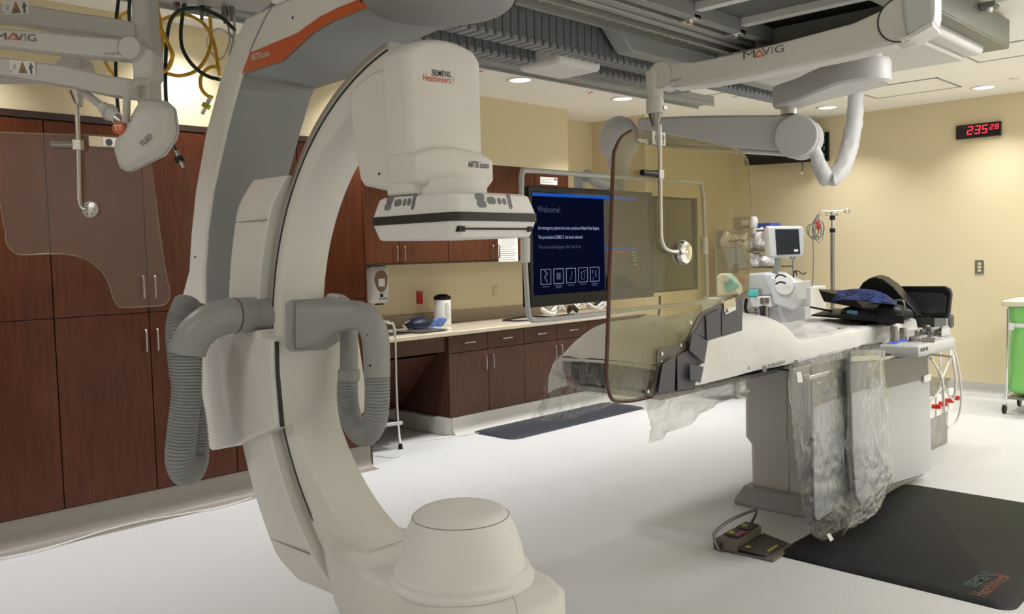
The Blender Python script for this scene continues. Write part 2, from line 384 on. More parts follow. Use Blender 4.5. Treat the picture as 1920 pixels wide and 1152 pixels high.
MB().box(WX-.1, TX-.62, FY, 3.86, 0, 2.4).build('wall_behind', 'wall', kind='structure')
def cove(name, pts, nrm, h=.17, d=.03, mt='cove'):
    """coved sheet-vinyl skirting along a line; nrm points into the room"""
    (x0, y0), (x1, y1) = pts; nrm = V(nrm); prof = [(0, h), (d*.25, h), (d*.35, h*.5)]+[(d*.35+.055*(1-math.cos(a)), .06*(1-math.sin(a))) for a in [k*PI/2/6 for k in range(7)]]+[(.12, .0005), (0, -.002)]
    rings = [[V((x, y, 0))+nrm*a+UPV*b for a, b in prof] for x, y in ((x0, y0), (x1, y1))]
    return MB().loft(rings).build(name, mt, kind='structure')
cove('baseboard_back', ((-5.6, BY), (RX, BY)), (0, -1, 0), .13)
cove('baseboard_corner', ((-5.64, 7.92), (-5.64, BY-.03)), (1, 0, 0), .13)
cove('baseboard_cabinets', ((TX-.01, FY), (TX-.01, 3.86)), (1, 0, 0), .168, .03, 'taupecove')
MB().box(TX-.6, TX-.012, FY, 3.86, 0, .168).build('trim_1', 'taupecove', kind='structure')
MB().box(TX-.03, TX+.004, FY, 3.88, 2.392, 2.43).build('trim_2', 'woodedge', kind='structure')
# base plinth of the counter run, rounded corner at the knee space
pl = [(-6.37, 4.93), (-5.75, 4.93), (-5.69, 4.95), (-5.655, 5.0), (-5.655, 7.89), (-6.37, 7.89)]
MB().prism([V((x, y, 0)) for x, y in pl], (0, 0, .155)).build('trim_3', 'cove', bevel=.01, kind='structure')
cove('baseboard_left', ((-5.655, 5.0), (-5.655, 7.89)), (1, 0, 0), .15, .02)
MB().box(WX, WX+.015, 3.9, 4.93, 0, .16).build('baseboard_kneespace', 'cove', kind='structure')

# ceiling access panels, drawn as thin raised frames with panels
def ceil_panel(x0, x1, y0, y1, k):
    b = MB()
    for a in ((x0, x1, y0, y0+.02), (x0, x1, y1-.02, y1), (x0, x0+.02, y0, y1), (x1-.02, x1, y0, y1)): b.box(*a, CZ-.006, CZ+.001)
    t = thing('access_panel', k, 'ceiling panel', (x0, y0, CZ-.006)); b.build('frame', 'railgrey', t)
    MB().box(x0+.02, x1-.02, y0+.02, y1-.02, CZ-.003, CZ+.001).build('panel', 'ceiling', t)
ceil_panel(-4.60, -3.9, 6.75, 7.42, 'square white ceiling access panel behind the lettered shield arm')
ceil_panel(-3.55, -2.75, 8.3, 8.98, 'white ceiling access panel right of the white ceiling arm')
ceil_panel(-2.30, -1.45, 7.3, 7.9, 'white ceiling access panel beyond the grey rail end')
ceil_panel(-5.05, -4.2, 1.05, 1.7, 'white ceiling access panel above the left support arms')

# ------------------------------------------------------------------ ceiling lamps
def downlight(x, y, label, pw=1.0, vis=True):
    t = thing('downlight', label, 'ceiling light', (x, y, CZ-.012), 'round recessed downlights')
    MB().lathe((x, y, CZ), [(.088, -.004), (.10, -.012), (.118, -.010), (.122, .001), (.09, .001)], n=36).build('trim_ring', 'white', t)
    MB().cyl((x, y, CZ-.006), (x, y, CZ-.004), .090, n=36).build('diffuser', 'lamp', t)
    ld = bpy.data.lights.new('downlight_lamp', 'AREA'); ld.shape = 'DISK'; ld.size = .18; ld.energy = DOWN_W*pw; ld.color = WARM; ld.spread = math.radians(112)
    lo = bpy.data.objects.new('downlight_lamp', ld); C.objects.link(lo); lo.parent = t; lo.location = (0, 0, -.006)
for x, y, lb, pw in [(-5.18, 5.46, 'round recessed downlight nearest the grey cable chain', 1.0),
                 (-5.18, 6.90, 'round recessed downlight above the white spring arm ball', 1.0),
                 (-2.62, 9.19, 'round recessed downlight above the red digital clock', .62),
                 (-4.12, 9.10, 'round recessed downlight beside the hanging white sleeve', .62),
                 (-4.22, 7.62, 'round recessed downlight half hidden behind the white ceiling carriage', .8),
                 (-5.03, 2.50, 'round recessed downlight behind the yellow gas hoses', .45),
                 (-5.0, 1.0, 'round recessed downlight over the tall cabinets', 1.0),
                 (-5.03, 3.98, 'round recessed downlight over the step stool', 1.0),
                 (-1.1, 9.15, 'round recessed downlight right of the clock', 1.0),
                 (.45, 9.15, 'round recessed downlight far right of the back wall', 1.0),
                 (1.7, 7.4, 'round recessed downlight at the far right side', 1.0),
                 (1.7, 4.4, 'round recessed downlight at the right side', 1.0),
                 (1.7, 1.4, 'round recessed downlight at the right of the camera', 1.0)]:
    downlight(x, y, lb, pw)
def troffer(x, y, label, pw=1.0, s=(.6, 1.2)):
    t = thing('ceiling_troffer', label, 'ceiling light', (x, y, CZ-.02), 'long ceiling troffers')
    b = MB(); a, c = s[0]/2, s[1]/2
    for q in ((x-a-.03, x-a, y-c-.03, y+c+.03), (x+a, x+a+.03, y-c-.03, y+c+.03), (x-a, x+a, y-c-.03, y-c), (x-a, x+a, y+c, y+c+.03)): b.box(*q, CZ-.02, CZ+.001)
    b.build('frame', 'white', t); MB().box(x-a, x+a, y-c, y+c, CZ-.012, CZ-.001).build('diffuser', 'lamp', t)
    ld = bpy.data.lights.new('troffer_lamp', 'AREA'); ld.shape = 'RECTANGLE'; ld.size = s[0]; ld.size_y = s[1]; ld.energy = TROFFER_W*pw; ld.color = (1, 1, 1.02)
    lo = bpy.data.objects.new('troffer_lamp', ld); C.objects.link(lo); lo.parent = t; lo.location = (0, 0, -.004)
troffer(-.8, 5.9, 'long ceiling troffer right of the patient table', 1.1)
troffer(.2, 7.0, 'long ceiling troffer near the green hamper', 1.0)
troffer(-2.6, -1.2, 'unseen fill troffer added over the camera side', .42)  # fill light added out of view; lifts the camera-facing sides

# ------------------------------------------------------------------ ceiling tracks
r = MB().box(-4.74, -4.56, -1.5, 7.55, 2.99, CZ)
for k in range(2): r.box(-4.56-.012, -4.56, -1.5, 7.55, 2.965, 3.0) if k else r.box(-4.75, -4.735, -1.5, 7.55, 2.965, 3.0)
r.build('ceiling_rail', 'railgrey', bevel=.004, label='grey ceiling rail nearest the wall cabinets, outside the cable chains', cat='ceiling rail')
t = thing('ceiling_rail', 'olive ceiling rail with a row of bolts beside the upper cable chain', 'ceiling rail', (-3.2, 3, 2.93))
MB().box(-3.30, -3.19, -1.5, 7.35, 2.955, CZ).build('channel', 'olive', t)
MB().box(-3.19, -3.16, -1.5, 7.35, 2.93, CZ).box(-3.33, -3.30, -1.5, 7.35, 2.93, CZ).build('lip', 'alu', t)
for k in range(40):
    y = 3.4+k*.098; MB().cyl((-3.245, y, 2.955), (-3.245, y, 2.948), .011, n=10).build('bolt', 'steel', t)
MB().box(-3.14, -3.0, -1.5, 7.3, 2.96, CZ).box(-3.12, -3.07, -1.5, 7.3, 2.945, 2.96).build('ceiling_rail', 'alu', bevel=.004, label='pale aluminium ceiling rail between bolted rail and perforated panels', cat='ceiling rail')
MB().box(-2.93, -2.86, -1.5, 7.2, 2.95, CZ).build('ceiling_rail', 'railgrey', bevel=.006, label='narrow grey ceiling rail carrying the left ends of the cross bars', cat='ceiling rail')
# perforated panels, void, cross bars
def gp(x0, x1, y0, y1, lb): MB().box(x0, x1, y0, y1, 3.035, CZ).build('perforated_panel', 'grille', label=lb, cat='ceiling panel')
gp(-2.86, -1.75, 3.6, 4.52, 'grey perforated ceiling panel nearest the camera')
gp(-2.86, -1.75, 4.60, 5.05, 'grey perforated ceiling panel between the two white cross bars')
MB().box(-2.86, -1.75, 5.13, 5.62, 3.045, CZ).build('ceiling_opening', 'blackhole', label='open black ceiling bay behind the lettered arm', cat='ceiling opening')
for y, lb in ((4.56, 'white ceiling cross bar nearer the camera'), (5.09, 'white ceiling cross bar beside the open black bay')):
    t = thing('cross_bar', lb, 'ceiling bar', (-2.3, y, 2.98))
    MB().box(-2.86, -1.75, y-.035, y+.035, 2.99, 3.04).build('bar', 'white', t, bevel=.004)
    MB().box(-2.97, -2.86, y-.04, y+.04, 2.94, 2.975).build('end_clamp', 'steel', t, bevel=.006)
    MB().cyl((-2.915, y, 2.94), (-2.915, y, 2.925), .018, n=14).build('clamp_knob', 'chrome', t)
    MB().box(-1.75, -1.66, y-.04, y+.04, 2.94, 2.975).build('end_clamp', 'steel', t, bevel=.006)
# rail whose open end shows at the right
t = thing('ceiling_rail', 'olive grey ceiling rail with rounded end right of white carriage', 'ceiling rail', (-1.7, 5, 2.83))
MB().box(-1.71, -1.69, -1, 6.45, 2.86, 3.03).build('side_plate', 'olive', t)
MB().box(-1.86, -1.69, -1, 6.45, 2.845, 2.86).build('bottom_plate', 'olive', t, bevel=.004)
for y in (4.3, 5.1, 5.85):
    c = MB().box(-1.69, -1.60, y-.045, y+.045, 2.985, 3.02).build('hanger', 'olive', t, bevel=.006)
    MB().cyl((-1.645, y, 2.985), (-1.645, y, 2.962), .026, .02, n=16).build('hanger_knob', 'chrome', c)
for k, (y, lb) in enumerate(((5.1, 'cream ceiling cross bar at the top right, nearer one'), (5.85, 'cream ceiling cross bar at the top right, farther one'))):
    MB().box(-1.6, .6, y-.05, y+.05, 3.0, 3.045).build('cross_bar', 'white', bevel=.005, label=lb, cat='ceiling bar')
# cable chains
def chain(x0, x1, y0, y1, z0, z1, label):
    t = thing('cable_chain', label, 'cable chain', ((x0+x1)/2, (y0+y1)/2, z0))
    n = int((y1-y0)/.066); b = MB(); g = MB()
    for k in range(n):
        y = y0+k*.066
        b.box(x0, x1, y, y+.060, z0+.03, z1); g.box(x0-.006, x1+.006, y+.008, y+.058, z0, z0+.034)
    b.build('links', 'chain', t, bevel=.004); g.build('link_edges', 'chainlip', t, bevel=.008)
    MB().box(x0+.01, x1-.01, y0, y1, z0+.035, z1-.01).build('cable_core', 'dark', t)
chain(-3.62, -3.50, -.6, 7.0, 2.80, 3.0, 'upper grey cable chain running under the ceiling beside bolted rail')
chain(-3.92, -3.80, 2.5, 4.22, 2.78, 2.95, 'lower grey cable chain ending in the white cover')
chain(-3.92, -3.80, 4.62, 6.0, 2.80, 2.93, 'short far grey cable chain beyond the white cover')
MB().box(-3.96, -3.60, 4.15, 4.58, 2.755, 2.89).build('chain_cover', 'white', bevel=.035, seg=4, label='white rounded cover box joining the two cable chains', cat='cover')
b = MB(); b.hexa([V((-3.46, 4.55, 2.84)), V((-3.34, 4.55, 2.84)), V((-3.34, 7.0, 2.84)), V((-3.46, 7.0, 2.84)), V((-3.47, 4.38, 3.0)), V((-3.33, 4.38, 3.0)), V((-3.33, 7.05, 3.0)), V((-3.47, 7.05, 3.0))])
b.build('cable_tray', 'greyliner', bevel=.012, label='long smooth grey tray between cable chain and bolted rail', cat='tray')

# ================================================================== tall cabinets
def handle(parent, p, vertical=True, L=.125, nx=1):
    p = V(p); a = UPV if vertical else V((0, 1, 0)); n = V((nx, 0, 0)); q = L/2
    MB().tube([p-a*q, p-a*q+n*.012, p-a*(q-.004)+n*.026, p-a*(q-.02)+n*.03, p+a*(q-.02)+n*.03, p+a*(q-.004)+n*.026, p+a*q+n*.012, p+a*q], .0055, n=8, sm=3).build('handle', 'steel', parent)
def tall_unit(y0, y1, lb):
    t = thing('tall_cabinet', lb, 'cabinet', (TX-.3, (y0+y1)/2, .168))
    MB().box(TX-.6, TX-.024, y0+.001, y1-.001, .17, 2.392).build('body', 'woodedge', t)
    ym = (y0+y1)/2
    for a, c, s in ((y0, ym, 1), (ym, y1, -1)):
        for z0, z1, hz in ((.172, 1.266, 1.266-.165), (1.272, 2.385, 1.272+.155)):
            d = MB().box(TX-.022, TX, a+.003, c-.003, z0, z1).build('door', 'wood', t, bevel=.0015)
            handle(d, (TX, (c-.035) if s > 0 else (a+.035), hz), True, .135)
tall_unit(-.46, .62, 'cherry tall cabinet at the far left edge')
tall_unit(.62, 1.70, 'cherry tall cabinet behind the left clear shield')
tall_unit(1.70, 2.78, 'cherry tall cabinet with silver handles left of the imaging arm')
tall_unit(2.78, 3.86, 'cherry tall cabinet behind the imaging arm, beside the sink counter')
MB().box(TX-.6, TX-.001, 3.862, 3.878, 0.0, 2.39).build('cabinet_end_panel', 'wood', label='cherry end panel closing the tall cabinets by soap dispenser', cat='panel')
# label strip on the tall cabinets
t = thing('wall_sign', 'cream label strip with blue round symbol on tall cabinet door', 'sign', (TX, 2.0, 2.2))
p0 = onx(166, 256, TX+.002); p1 = onx(236, 262, TX+.002)
MB().box(TX, TX+.004, p0.y, p1.y, p0.z-.055, p0.z+.005).build('strip', 'ivory', t)
p2 = onx(192, 262, TX); MB().box(TX+.004, TX+.006, p2.y, p1.y+.12, p0.z-.05, p0.z).build('notice', 'paper', t)
MB().cyl((TX+.006, p2.y+.035, p0.z-.025), (TX+.008, p2.y+.035, p0.z-.025), .02, n=20).build('symbol', 'navy', t)
MB().box(TX+.006, TX+.007, p2.y+.075, p2.y+.10, p0.z-.038, p0.z-.012).build('print', 'txtgrey', t)

# ================================================================== wall cabinets, counter run
UX = -5.95
for y0, y1, lb in ((3.90, 4.14, 'narrow cherry wall cabinet beside the tall cabinets'), (4.14, 5.27, 'cherry wall cabinet above the soap dispenser'), (5.27, 6.45, 'cherry wall cabinet above the red outlet with a taped list'), (6.45, 6.97, 'cherry wall cabinet with a white notice behind the monitor')):
    t = thing('wall_cabinet', lb, 'cabinet', (UX-.2, (y0+y1)/2, 1.515))
    MB().box(WX+.001, UX-.022, y0+.001, y1-.001, 1.515, 2.423).build('body', 'wood', t)
    n = 2 if y1-y0 > .7 else 1
    for k in range(n):
        a = y0+(y1-y0)*k/n; c = y0+(y1-y0)*(k+1)/n
        d = MB().box(UX-.02, UX, a+.003, c-.003, 1.518, 2.42).build('door', 'wood', t, bevel=.0015)
        if y1-y0 > .3: handle(d, (UX, c-.04 if k == 0 else a+.04, 1.60), True, .12)
MB().box(WX, UX, 3.9, 6.97, 1.503, 1.513).build('trim_4', 'woodedge', kind='structure')
def paper(x, y0, y1, z0, z1, lb, red=False):
    t = thing('paper_notice', lb, 'notice', (x, (y0+y1)/2, z0)); MB().box(x+.0005, x+.002, y0, y1, z0, z1).build('sheet', 'paper', t)
    b = MB(); n = int((z1-z0)/.02)
    for k in range(1, n):
        z = z1-k*(z1-z0)/n; b.box(x+.002, x+.0026, y0+.02, y1-.02-(k*37 % 5)*.012, z-.003, z+.002)
    b.build('print', 'railgrey', t)
    if red: MB().box(x+.002, x+.003, y1-.05, y1-.01, z1-.03, z1-.008).build('stamp', 'txtgrey', t)
paper(UX, 5.91, 6.18, 1.50, 1.78, 'white printed list taped low on wall cabinet door')
paper(UX, 6.53, 6.79, 2.27, 2.345, 'small white printed notice taped high above the monitor', True)
BX = -5.65
def base_unit(y0, y1, doors, lb):
    t = thing('base_cabinet', lb, 'cabinet', (BX-.3, (y0+y1)/2, .155))
    MB().box(WX+.001, BX-.022, y0+.001, y1-.001, .157, .873).build('body', 'wood2', t)
    n = doors
    for k in range(n):
        a = y0+(y1-y0)*k/n; c = y0+(y1-y0)*(k+1)/n
        d = MB().box(BX-.02, BX, a+.003, c-.003, .16, .715).build('door', 'wood2', t, bevel=.0015)
        handle(d, (BX, (c-.045) if k % 2 == 0 else (a+.045), .60), True, .125)
        d = MB().box(BX-.02, BX, a+.003, c-.003, .722, .868).build('drawer', 'wood2', t, bevel=.0015)
        handle(d, (BX, (a+c)/2, .80), False, .125)
base_unit(4.975, 5.925, 2, 'walnut base cabinet with two drawers beside the knee space')
base_unit(5.925, 6.875, 2, 'walnut base cabinet behind the left edge of the patient table')
base_unit(6.875, 7.87, 2, 'walnut base cabinet at the far end of the counter')
# knee space apron panel under the sink
t = thing('sink_apron', 'walnut apron panel under the sink counter', 'panel', (-5.7, 4.4, .72))
MB().box(BX-.06, BX-.03, 3.9, 4.97, .74, .873).build('rail', 'wood2', t)
MB().box(WX+.001, WX+.02, 3.9, 4.97, .17, .86).build('back_panel', 'wood2', t)
MB().hexa([V((WX+.03, 3.9, .2)), V((WX+.05, 3.9, .2)), V((WX+.05, 4.97, .2)), V((WX+.03, 4.97, .2)), V((-5.85, 3.9, .70)), V((-5.82, 3.9, .70)), V((-5.82, 4.97, .70)), V((-5.85, 4.97, .70))]).build('slanted_panel', 'wood2', t)
# worktop with the sink cut-out
SX0, SX1, SY0, SY1 = -6.12, -5.76, 4.02, 4.62
b = MB(); z0, z1 = .876, .915; FXc = -5.615
b.box(WX+.001, FXc, SY1, 7.88, z0, z1).box(WX+.001, FXc, 3.885, SY0, z0, z1).box(WX+.001, SX0, SY0, SY1, z0, z1).box(SX1, FXc, SY0, SY1, z0, z1)
wt = thing('worktop', 'beige speckled worktop running along the left wall', 'worktop', (-6, 5.9, .876))
b.build('slab', 'counter', wt, bevel=.008, seg=3)
MB().box(WX+.001, WX+.02, 3.9, 7.88, .915, 1.03).build('backsplash', 'splash', wt, bevel=.003)
t = thing('sink', 'stainless steel sink sunk into the beige worktop', 'sink', (-5.94, 4.3, .74))
b = MB(); b.box(SX0, SX0+.01, SY0, SY1, .76, .918).box(SX1-.01, SX1, SY0, SY1, .76, .918).box(SX0, SX1, SY0, SY0+.01, .76, .918).box(SX0, SX1, SY1-.01, SY1, .76, .918).box(SX0, SX1, SY0, SY1, .75, .76)
b.box(SX0-.02, SX0+.01, SY0-.02, SY1+.02, .915, .919).box(SX1-.01, SX1+.02, SY0-.02, SY1+.02, .915, .919).box(SX0, SX1, SY0-.02, SY0, .915, .919).box(SX0, SX1, SY1, SY1+.02, .915, .919)
b.build('basin', 'steel', t)
t = thing('tap', 'chrome gooseneck tap under the soap dispenser', 'tap', (-6.2, 4.35, .915))
MB().cyl((-6.2, 4.42, .915), (-6.2, 4.42, .95), .022).build('base', 'chrome', t)
MB().tube([(-6.2, 4.42, .94), (-6.2, 4.42, 1.09), (-6.2, 4.44, 1.15), (-6.18, 4.49, 1.175), (-6.16, 4.54, 1.15), (-6.155, 4.55, 1.11)], .0085, n=12).build('spout', 'chrome', t)
MB().tube([(-6.05, 4.86, .92), (-6.08, 4.83, .97), (-6.05, 4.88, 1.0)], .012, n=10).build('lever', 'chrome', t)
# tray on the sink edge
MB().hexa([V((-6.0, 4.68, .917)), V((-5.72, 4.72, .917)), V((-5.74, 5.03, .917)), V((-6.0, 5.0, .917)), V((-6.02, 4.64, .928)), V((-5.70, 4.70, .928)), V((-5.72, 5.06, .928)), V((-6.02, 5.02, .928))]).build('steel_tray', 'steel', bevel=.003, label='flat steel tray lying beside the sink', cat='tray')
# soap dispenser
t = thing('soap_dispenser', 'white wall soap dispenser with amber window above the tap', 'dispenser', (-6.3, 4.72, 1.15))
def ring_y(x, y0, y1, z0, z1, r=.02, n=5):
    pts = []
    for cy, cz, a0 in ((y1-r, z1-r, 0), (y0+r, z1-r, 90), (y0+r, z0+r, 180), (y1-r, z0+r, 270)):
        for k in range(n+1): a = math.radians(a0+90*k/n); pts.append(V((x, cy+r*math.cos(a), cz+r*math.sin(a))))
    return pts
MB().loft([ring_y(WX+.001, 4.60, 4.85, 1.19, 1.49), ring_y(WX+.05, 4.60, 4.85, 1.18, 1.50, .03), ring_y(WX+.10, 4.62, 4.83, 1.16, 1.49, .04), ring_y(WX+.12, 4.65, 4.80, 1.19, 1.46, .05)]).build('shell', 'white', t)
MB().prism([V((WX+.118, 4.735+.075*math.cos(a)*(1 if math.sin(a) > 0 else .9), 1.37+(.085*math.sin(a) if math.sin(a) > 0 else .11*math.sin(a)))) for a in [k*PI/12 for k in range(24)]], (.006, 0, 0)).build('window', mat('amber_window', (.16, .05, .02), .15), t, label='amber soap window')
MB().box(WX+.125, WX+.127, 4.70, 4.77, 1.31, 1.38).build('sticker', 'paper', t)
MB().box(WX+.119, WX+.123, 4.72, 4.75, 1.215, 1.245).build('emblem', 'black', t)
MB().box(WX+.06, WX+.10, 4.70, 4.77, 1.145, 1.17).build('nozzle', 'black', t)
MB().box(WX+.119, WX+.122, 4.70, 4.80, 1.195, 1.203).build('badge', 'txtgrey', t)
# outlets
def plate(name, x, y, z, m_, lb, w_=.075, h=.12, cat='outlet'):
    t = thing(name, lb, cat, (x, y, z-h/2)); MB().box(x, x+.006, y-w_/2, y+w_/2, z-h/2, z+h/2).build('plate', m_, t, bevel=.002)
    for k in (-1, 1):
        MB().box(x+.006, x+.009, y-.017, y+.017, z+k*.028-.015, z+k*.028+.015).build('socket', m_, t)
    MB().cyl((x+.006, y, z+h*.42), (x+.008, y, z+h*.42), .004, n=8).build('screw', 'steel', t)
plate('wall_outlet', WX, 5.27, 1.18, 'red', 'red emergency outlet on wall above the counter')
plate('wall_outlet', WX, 6.28, 1.19, 'ivory', 'ivory outlet plate on wall beside the monitor')
plate('wall_outlet', WX, 4.58, 1.14, 'white', 'white outlet plate half hidden below the soap dispenser')
# wipes canister
t = thing('wipes_canister', 'cream wipes canister with black lid standing on worktop', 'canister', (-6.18, 5.36, .915))
MB().lathe((-6.18, 5.38, .916), [(.075, 0), (.08, .01), (.08, .235), (.078, .245), (.07, .25)]).build('tub', 'paper', t)
MB().lathe((-6.18, 5.38, 1.16), [(.082, 0), (.084, .015), (.08, .03), (.05, .045), (.045, .05)]).build('lid', 'black', t)
b = MB()
for k in range(9): b.box(-6.18+.079, -6.18+.0815, 5.345, 5.345+.04+(k*3 % 4)*.008, .98+k*.018, .984+k*.018)
b.build('print', 'railgrey', t)
# navy bag with gloves
def blob(c, r, seed, amp=.12, n=32, flatz=None):
    b = MB().ball(c, *r, n=n); c = V(c)
    for i, v in enumerate(b.v):
        d = v-c; k = 1+noise.noise(d*9+V((seed, 0, 0)))*amp*2; b.v[i] = c+d*k
        if flatz is not None and b.v[i].z < flatz: b.v[i].z = flatz
    return b
blob((-6.05, 4.98, .965), (.09, .13, .065), 3, .10, flatz=.929).build('navy_bag', 'navy', label='dark navy cloth bag lying beside the sink', cat='bag')
t = thing('glove_bundle', 'bright blue gloves lying against the navy bag', 'gloves', (-5.93, 5.1, .93))
for k in range(5):
    a = V((-5.93+.01*k, 5.02, .94+.014*k)); MB().tube([a, a+V((.0, .05, .012)), a+V((.01, .10, .004*k)), a+V((.0, .15, .012-.004*k))], lambda t_: .014-.006*t_, n=8, sm=4, flat=.6).build('glove', 'blueglove', t)
# coil of cable and tubing heap on the worktop
MB().tube([(-5.95+.16*math.cos(a), 6.3+.34*math.sin(a)*.9, .925+.004*math.sin(3*a)) for a in [k*PI/6 for k in range(13)]], .009, n=8, sm=4).tube([(-5.8, 6.55, .93), (-5.78, 6.7, .94), (-5.85, 6.9, .93)], .009, n=8).build('black_cable', 'black', label='coiled black cable on the worktop under the monitor', cat='cable')
t = thing('tubing_heap', 'heap of grey and white coiled tubing on the worktop', 'tubing', (-5.9, 7.1, .915))
for k in range(9):
    c = V((-5.95+random.uniform(-.08, .08), 6.65+k*.12, .94+random.uniform(0, .05))); rr = random.uniform(.05, .1); q = []
    for j in range(9): a = j*PI/3.2; q.append(c+V((rr*.5*math.cos(a+k), rr*1.2*math.sin(a+k), .03+.03*math.sin(a*1.7+k))))
    MB().tube(q, .010 if k % 3 else .016, n=8, sm=5).build('tube', ('whitehose', 'steel', 'ltgrey', 'black')[k % 4], t)
# ================================================================== step stool with hand rail
t = thing('step_stool', 'chrome step stool with tall handrail beside the sink counter', 'step stool', (-5.5, 4.15, 0))
L1 = onz(680, 852, .0); L2 = onz(751, 842, .0)
hA = V((L2.x, L2.y, 0)); hB = V((L1.x, L1.y, 0)); back = V((-.36, .02, 0))
pa = hA+V((-.0, -.02, .22)); tp = onx(738, 603, hA.x+.02)
def q_(p): return [V(v) for v in p]
MB().tube([hA+V((0, 0, .03)), hA+V((-.01, -.01, .2)), hA+V((-.02, -.01, .5)), V((hA.x-.03, hA.y, tp.z-.08)), V((hA.x-.035, hA.y-.05, tp.z-.01)), V((hA.x-.045, hA.y-.13, tp.z+.0)), V((hA.x-.05, hA.y-.19, tp.z-.05)), V((hA.x-.05, hA.y-.21, .5)), V((hA.x-.05, hA.y-.21, .2))], .012, n=12).build('handrail', 'chrome', t)
for p in (hA, hB, hA+back, hB+back):
    l = MB().tube([p+V((0, 0, .02)), p+V((-.01, 0, .12)), p+V((-.02, 0, .2))], .011, n=10).build('leg', 'chrome', t)
    MB().cyl(p, p+V((0, 0, .045)), .02, .015, n=16).build('rubber_foot', 'black', l)
MB().prism(q_([hB+V((.02, -.02, .2)), hA+V((.02, .02, .2)), hA+back+V((-.02, .02, .2)), hB+back+V((-.02, -.02, .2))]), (0, 0, .03)).build('platform', 'steel', t, bevel=.006)
MB().prism(q_([hB+V((0, 0, .23)), hA+V((0, 0, .23)), hA+back+V((0, 0, .23)), hB+back+V((0, 0, .23))]), (0, 0, .004)).build('tread', 'blackmat', t)
# thin white cords on the floor
MB().tube([onz(*p, .006) for p in ((652, 872), (690, 855), (740, 858), (757, 845), (752, 832), (775, 828), (830, 822), (900, 812), (1010, 800))], .004, n=6).build('extension_cord', 'whitehose', label='thin white cord trailing on the floor below the counter', cat='cord')
MB().tube([onz(*p, .008) for p in ((0, 1020), (60, 990), (120, 985), (150, 998), (200, 978), (240, 962), (345, 955))][0:0] or [V((TX+.10+.045*math.sin(k*1.3), 1.2+.23*k, .012)) for k in range(8)], .004, n=6).build('extension_cord', 'whitehose', label='thin pale cord lying along the skirting of the tall cabinets', cat='cord')

# ================================================================== the imaging gantry
G = thing('imaging_gantry', 'large cream and grey ceiling-hung C-arm x-ray gantry with orange band', 'medical scanner', (-2.3, 1.95, .15))
CX_, CZ_ = -2.12, 1.235; YN, YF = 1.85, 2.06
def polar(pts, Y):
    L = []
    for p in pts:
        q = ony(*p, Y); L.append((math.degrees(math.atan2(q.z-CZ_, q.x-CX_)) % 360, math.hypot(q.x-CX_, q.z-CZ_)))
    return sorted(L)
trk = polar([(713, 112), (654, 150.6), (613, 201), (583, 251), (560, 310), (548, 345), (513.4, 500), (506, 635), (520.7, 726), (531.6, 799), (546, 857), (585.6, 971), (606, 1022.8), (625, 1074)], YN)
inn = polar([(690, 290), (670, 325), (650, 370), (628, 430), (612, 500), (640, 780), (672, 860), (700, 930)], YF)
def interp(L, a):
    # smoothed by a least-squares parabola through the list
    n = len(L); S = [[0]*4 for _ in range(3)]
    for x, y in L:
        x = (x-170)/60; v = (1, x, x*x)
        for i in range(3):
            for j in range(3): S[i][j] += v[i]*v[j]
            S[i][3] += v[i]*y
    for i in range(3):
        pv = S[i][i]; S[i] = [q/pv for q in S[i]]
        for j in range(3):
            if j != i: S[j] = [a_-S[j][i]*b_ for a_, b_ in zip(S[j], S[i])]
    x = (a-170)/60; return S[0][3]+S[1][3]*x+S[2][3]*x*x
def rp(a, r, y): t_ = math.radians(a); return V((CX_+r*math.cos(t_), y, CZ_+r*math.sin(t_)))
def arc_loft(a0, a1, prof, n=60):
    rings = []
    for k in range(n+1):
        a = a0+(a1-a0)*k/n; ro = interp(trk, a)+.022; ri = min(interp(inn, a), ro-.075)
        rings.append([rp(a, fr(ro, ri), y) for fr, y in prof])
    return MB().loft(rings)
O = lambda d: (lambda ro, ri: ro+d)
I = lambda d: (lambda ro, ri: ri+d)
A0, A1 = 103.5, 238
arc_loft(A0, A1, [(O(0), YN+.02), (O(-.012), YN+.004), (O(-.05), YN), (I(.014), YN), (I(0), YN+.012), (I(0), YF-.012), (I(.014), YF), (O(-.012), YF), (O(0), YF-.012)]).build('c_arc', 'cream', G, ang=50)
arc_loft(A0, A1, [(O(-.030), YN-.002), (O(-.0365), YN-.002), (O(-.0365), YN+.004), (O(-.030), YN+.004)]).build('track_groove', 'dark', G)
arc_loft(A0, A1, [(O(-.006), YN-.003), (O(-.020), YN-.003), (O(-.020), YN+.006), (O(-.006), YN+.006)]).build('track_rail', 'steel', G)
# outer guide arc behind the C
def fin(zt_, zb_, r0, r1, y0, y1, ch=.07, n=40):
    rings = []
    for k in range(n+1):
        t_ = k/n; e = min(t_, 1-t_)*n; d = max(0, 1-e/2.5)*.075; dy = max(0, 1-e/2.5)*.03
        ring = []
        for r, y in ((r0, y0+.01+dy), (r1-ch-d*.3, y0+dy), (r1-d, y0+ch), (r1-d, y1-ch), (r1-ch-d*.3, y1-dy), (r0, y1-dy)):
            at_ = 180-math.degrees(math.asin((zt_-CZ_)/r)); ab = 180+math.degrees(math.asin((CZ_-zb_)/r))
            ring.append(rp(at_+(ab-at_)*t_, r, y))
        rings.append(ring)
    return MB().loft(rings)
fin(1.905, .285, 1.115, 1.41, 1.80, 2.09).build('guide_arc', 'cream', G, bevel=.006, ang=30)
for z_0 in (1.735, .43):
    xa = CX_-math.sqrt(1.335**2-(z_0-CZ_)**2); xb = CX_-math.sqrt(1.12**2-(z_0-CZ_)**2)
    MB().box(xa, xb, 1.8, 1.812, z_0-.0015, z_0+.0015).build('guide_seam', 'railgrey', G)
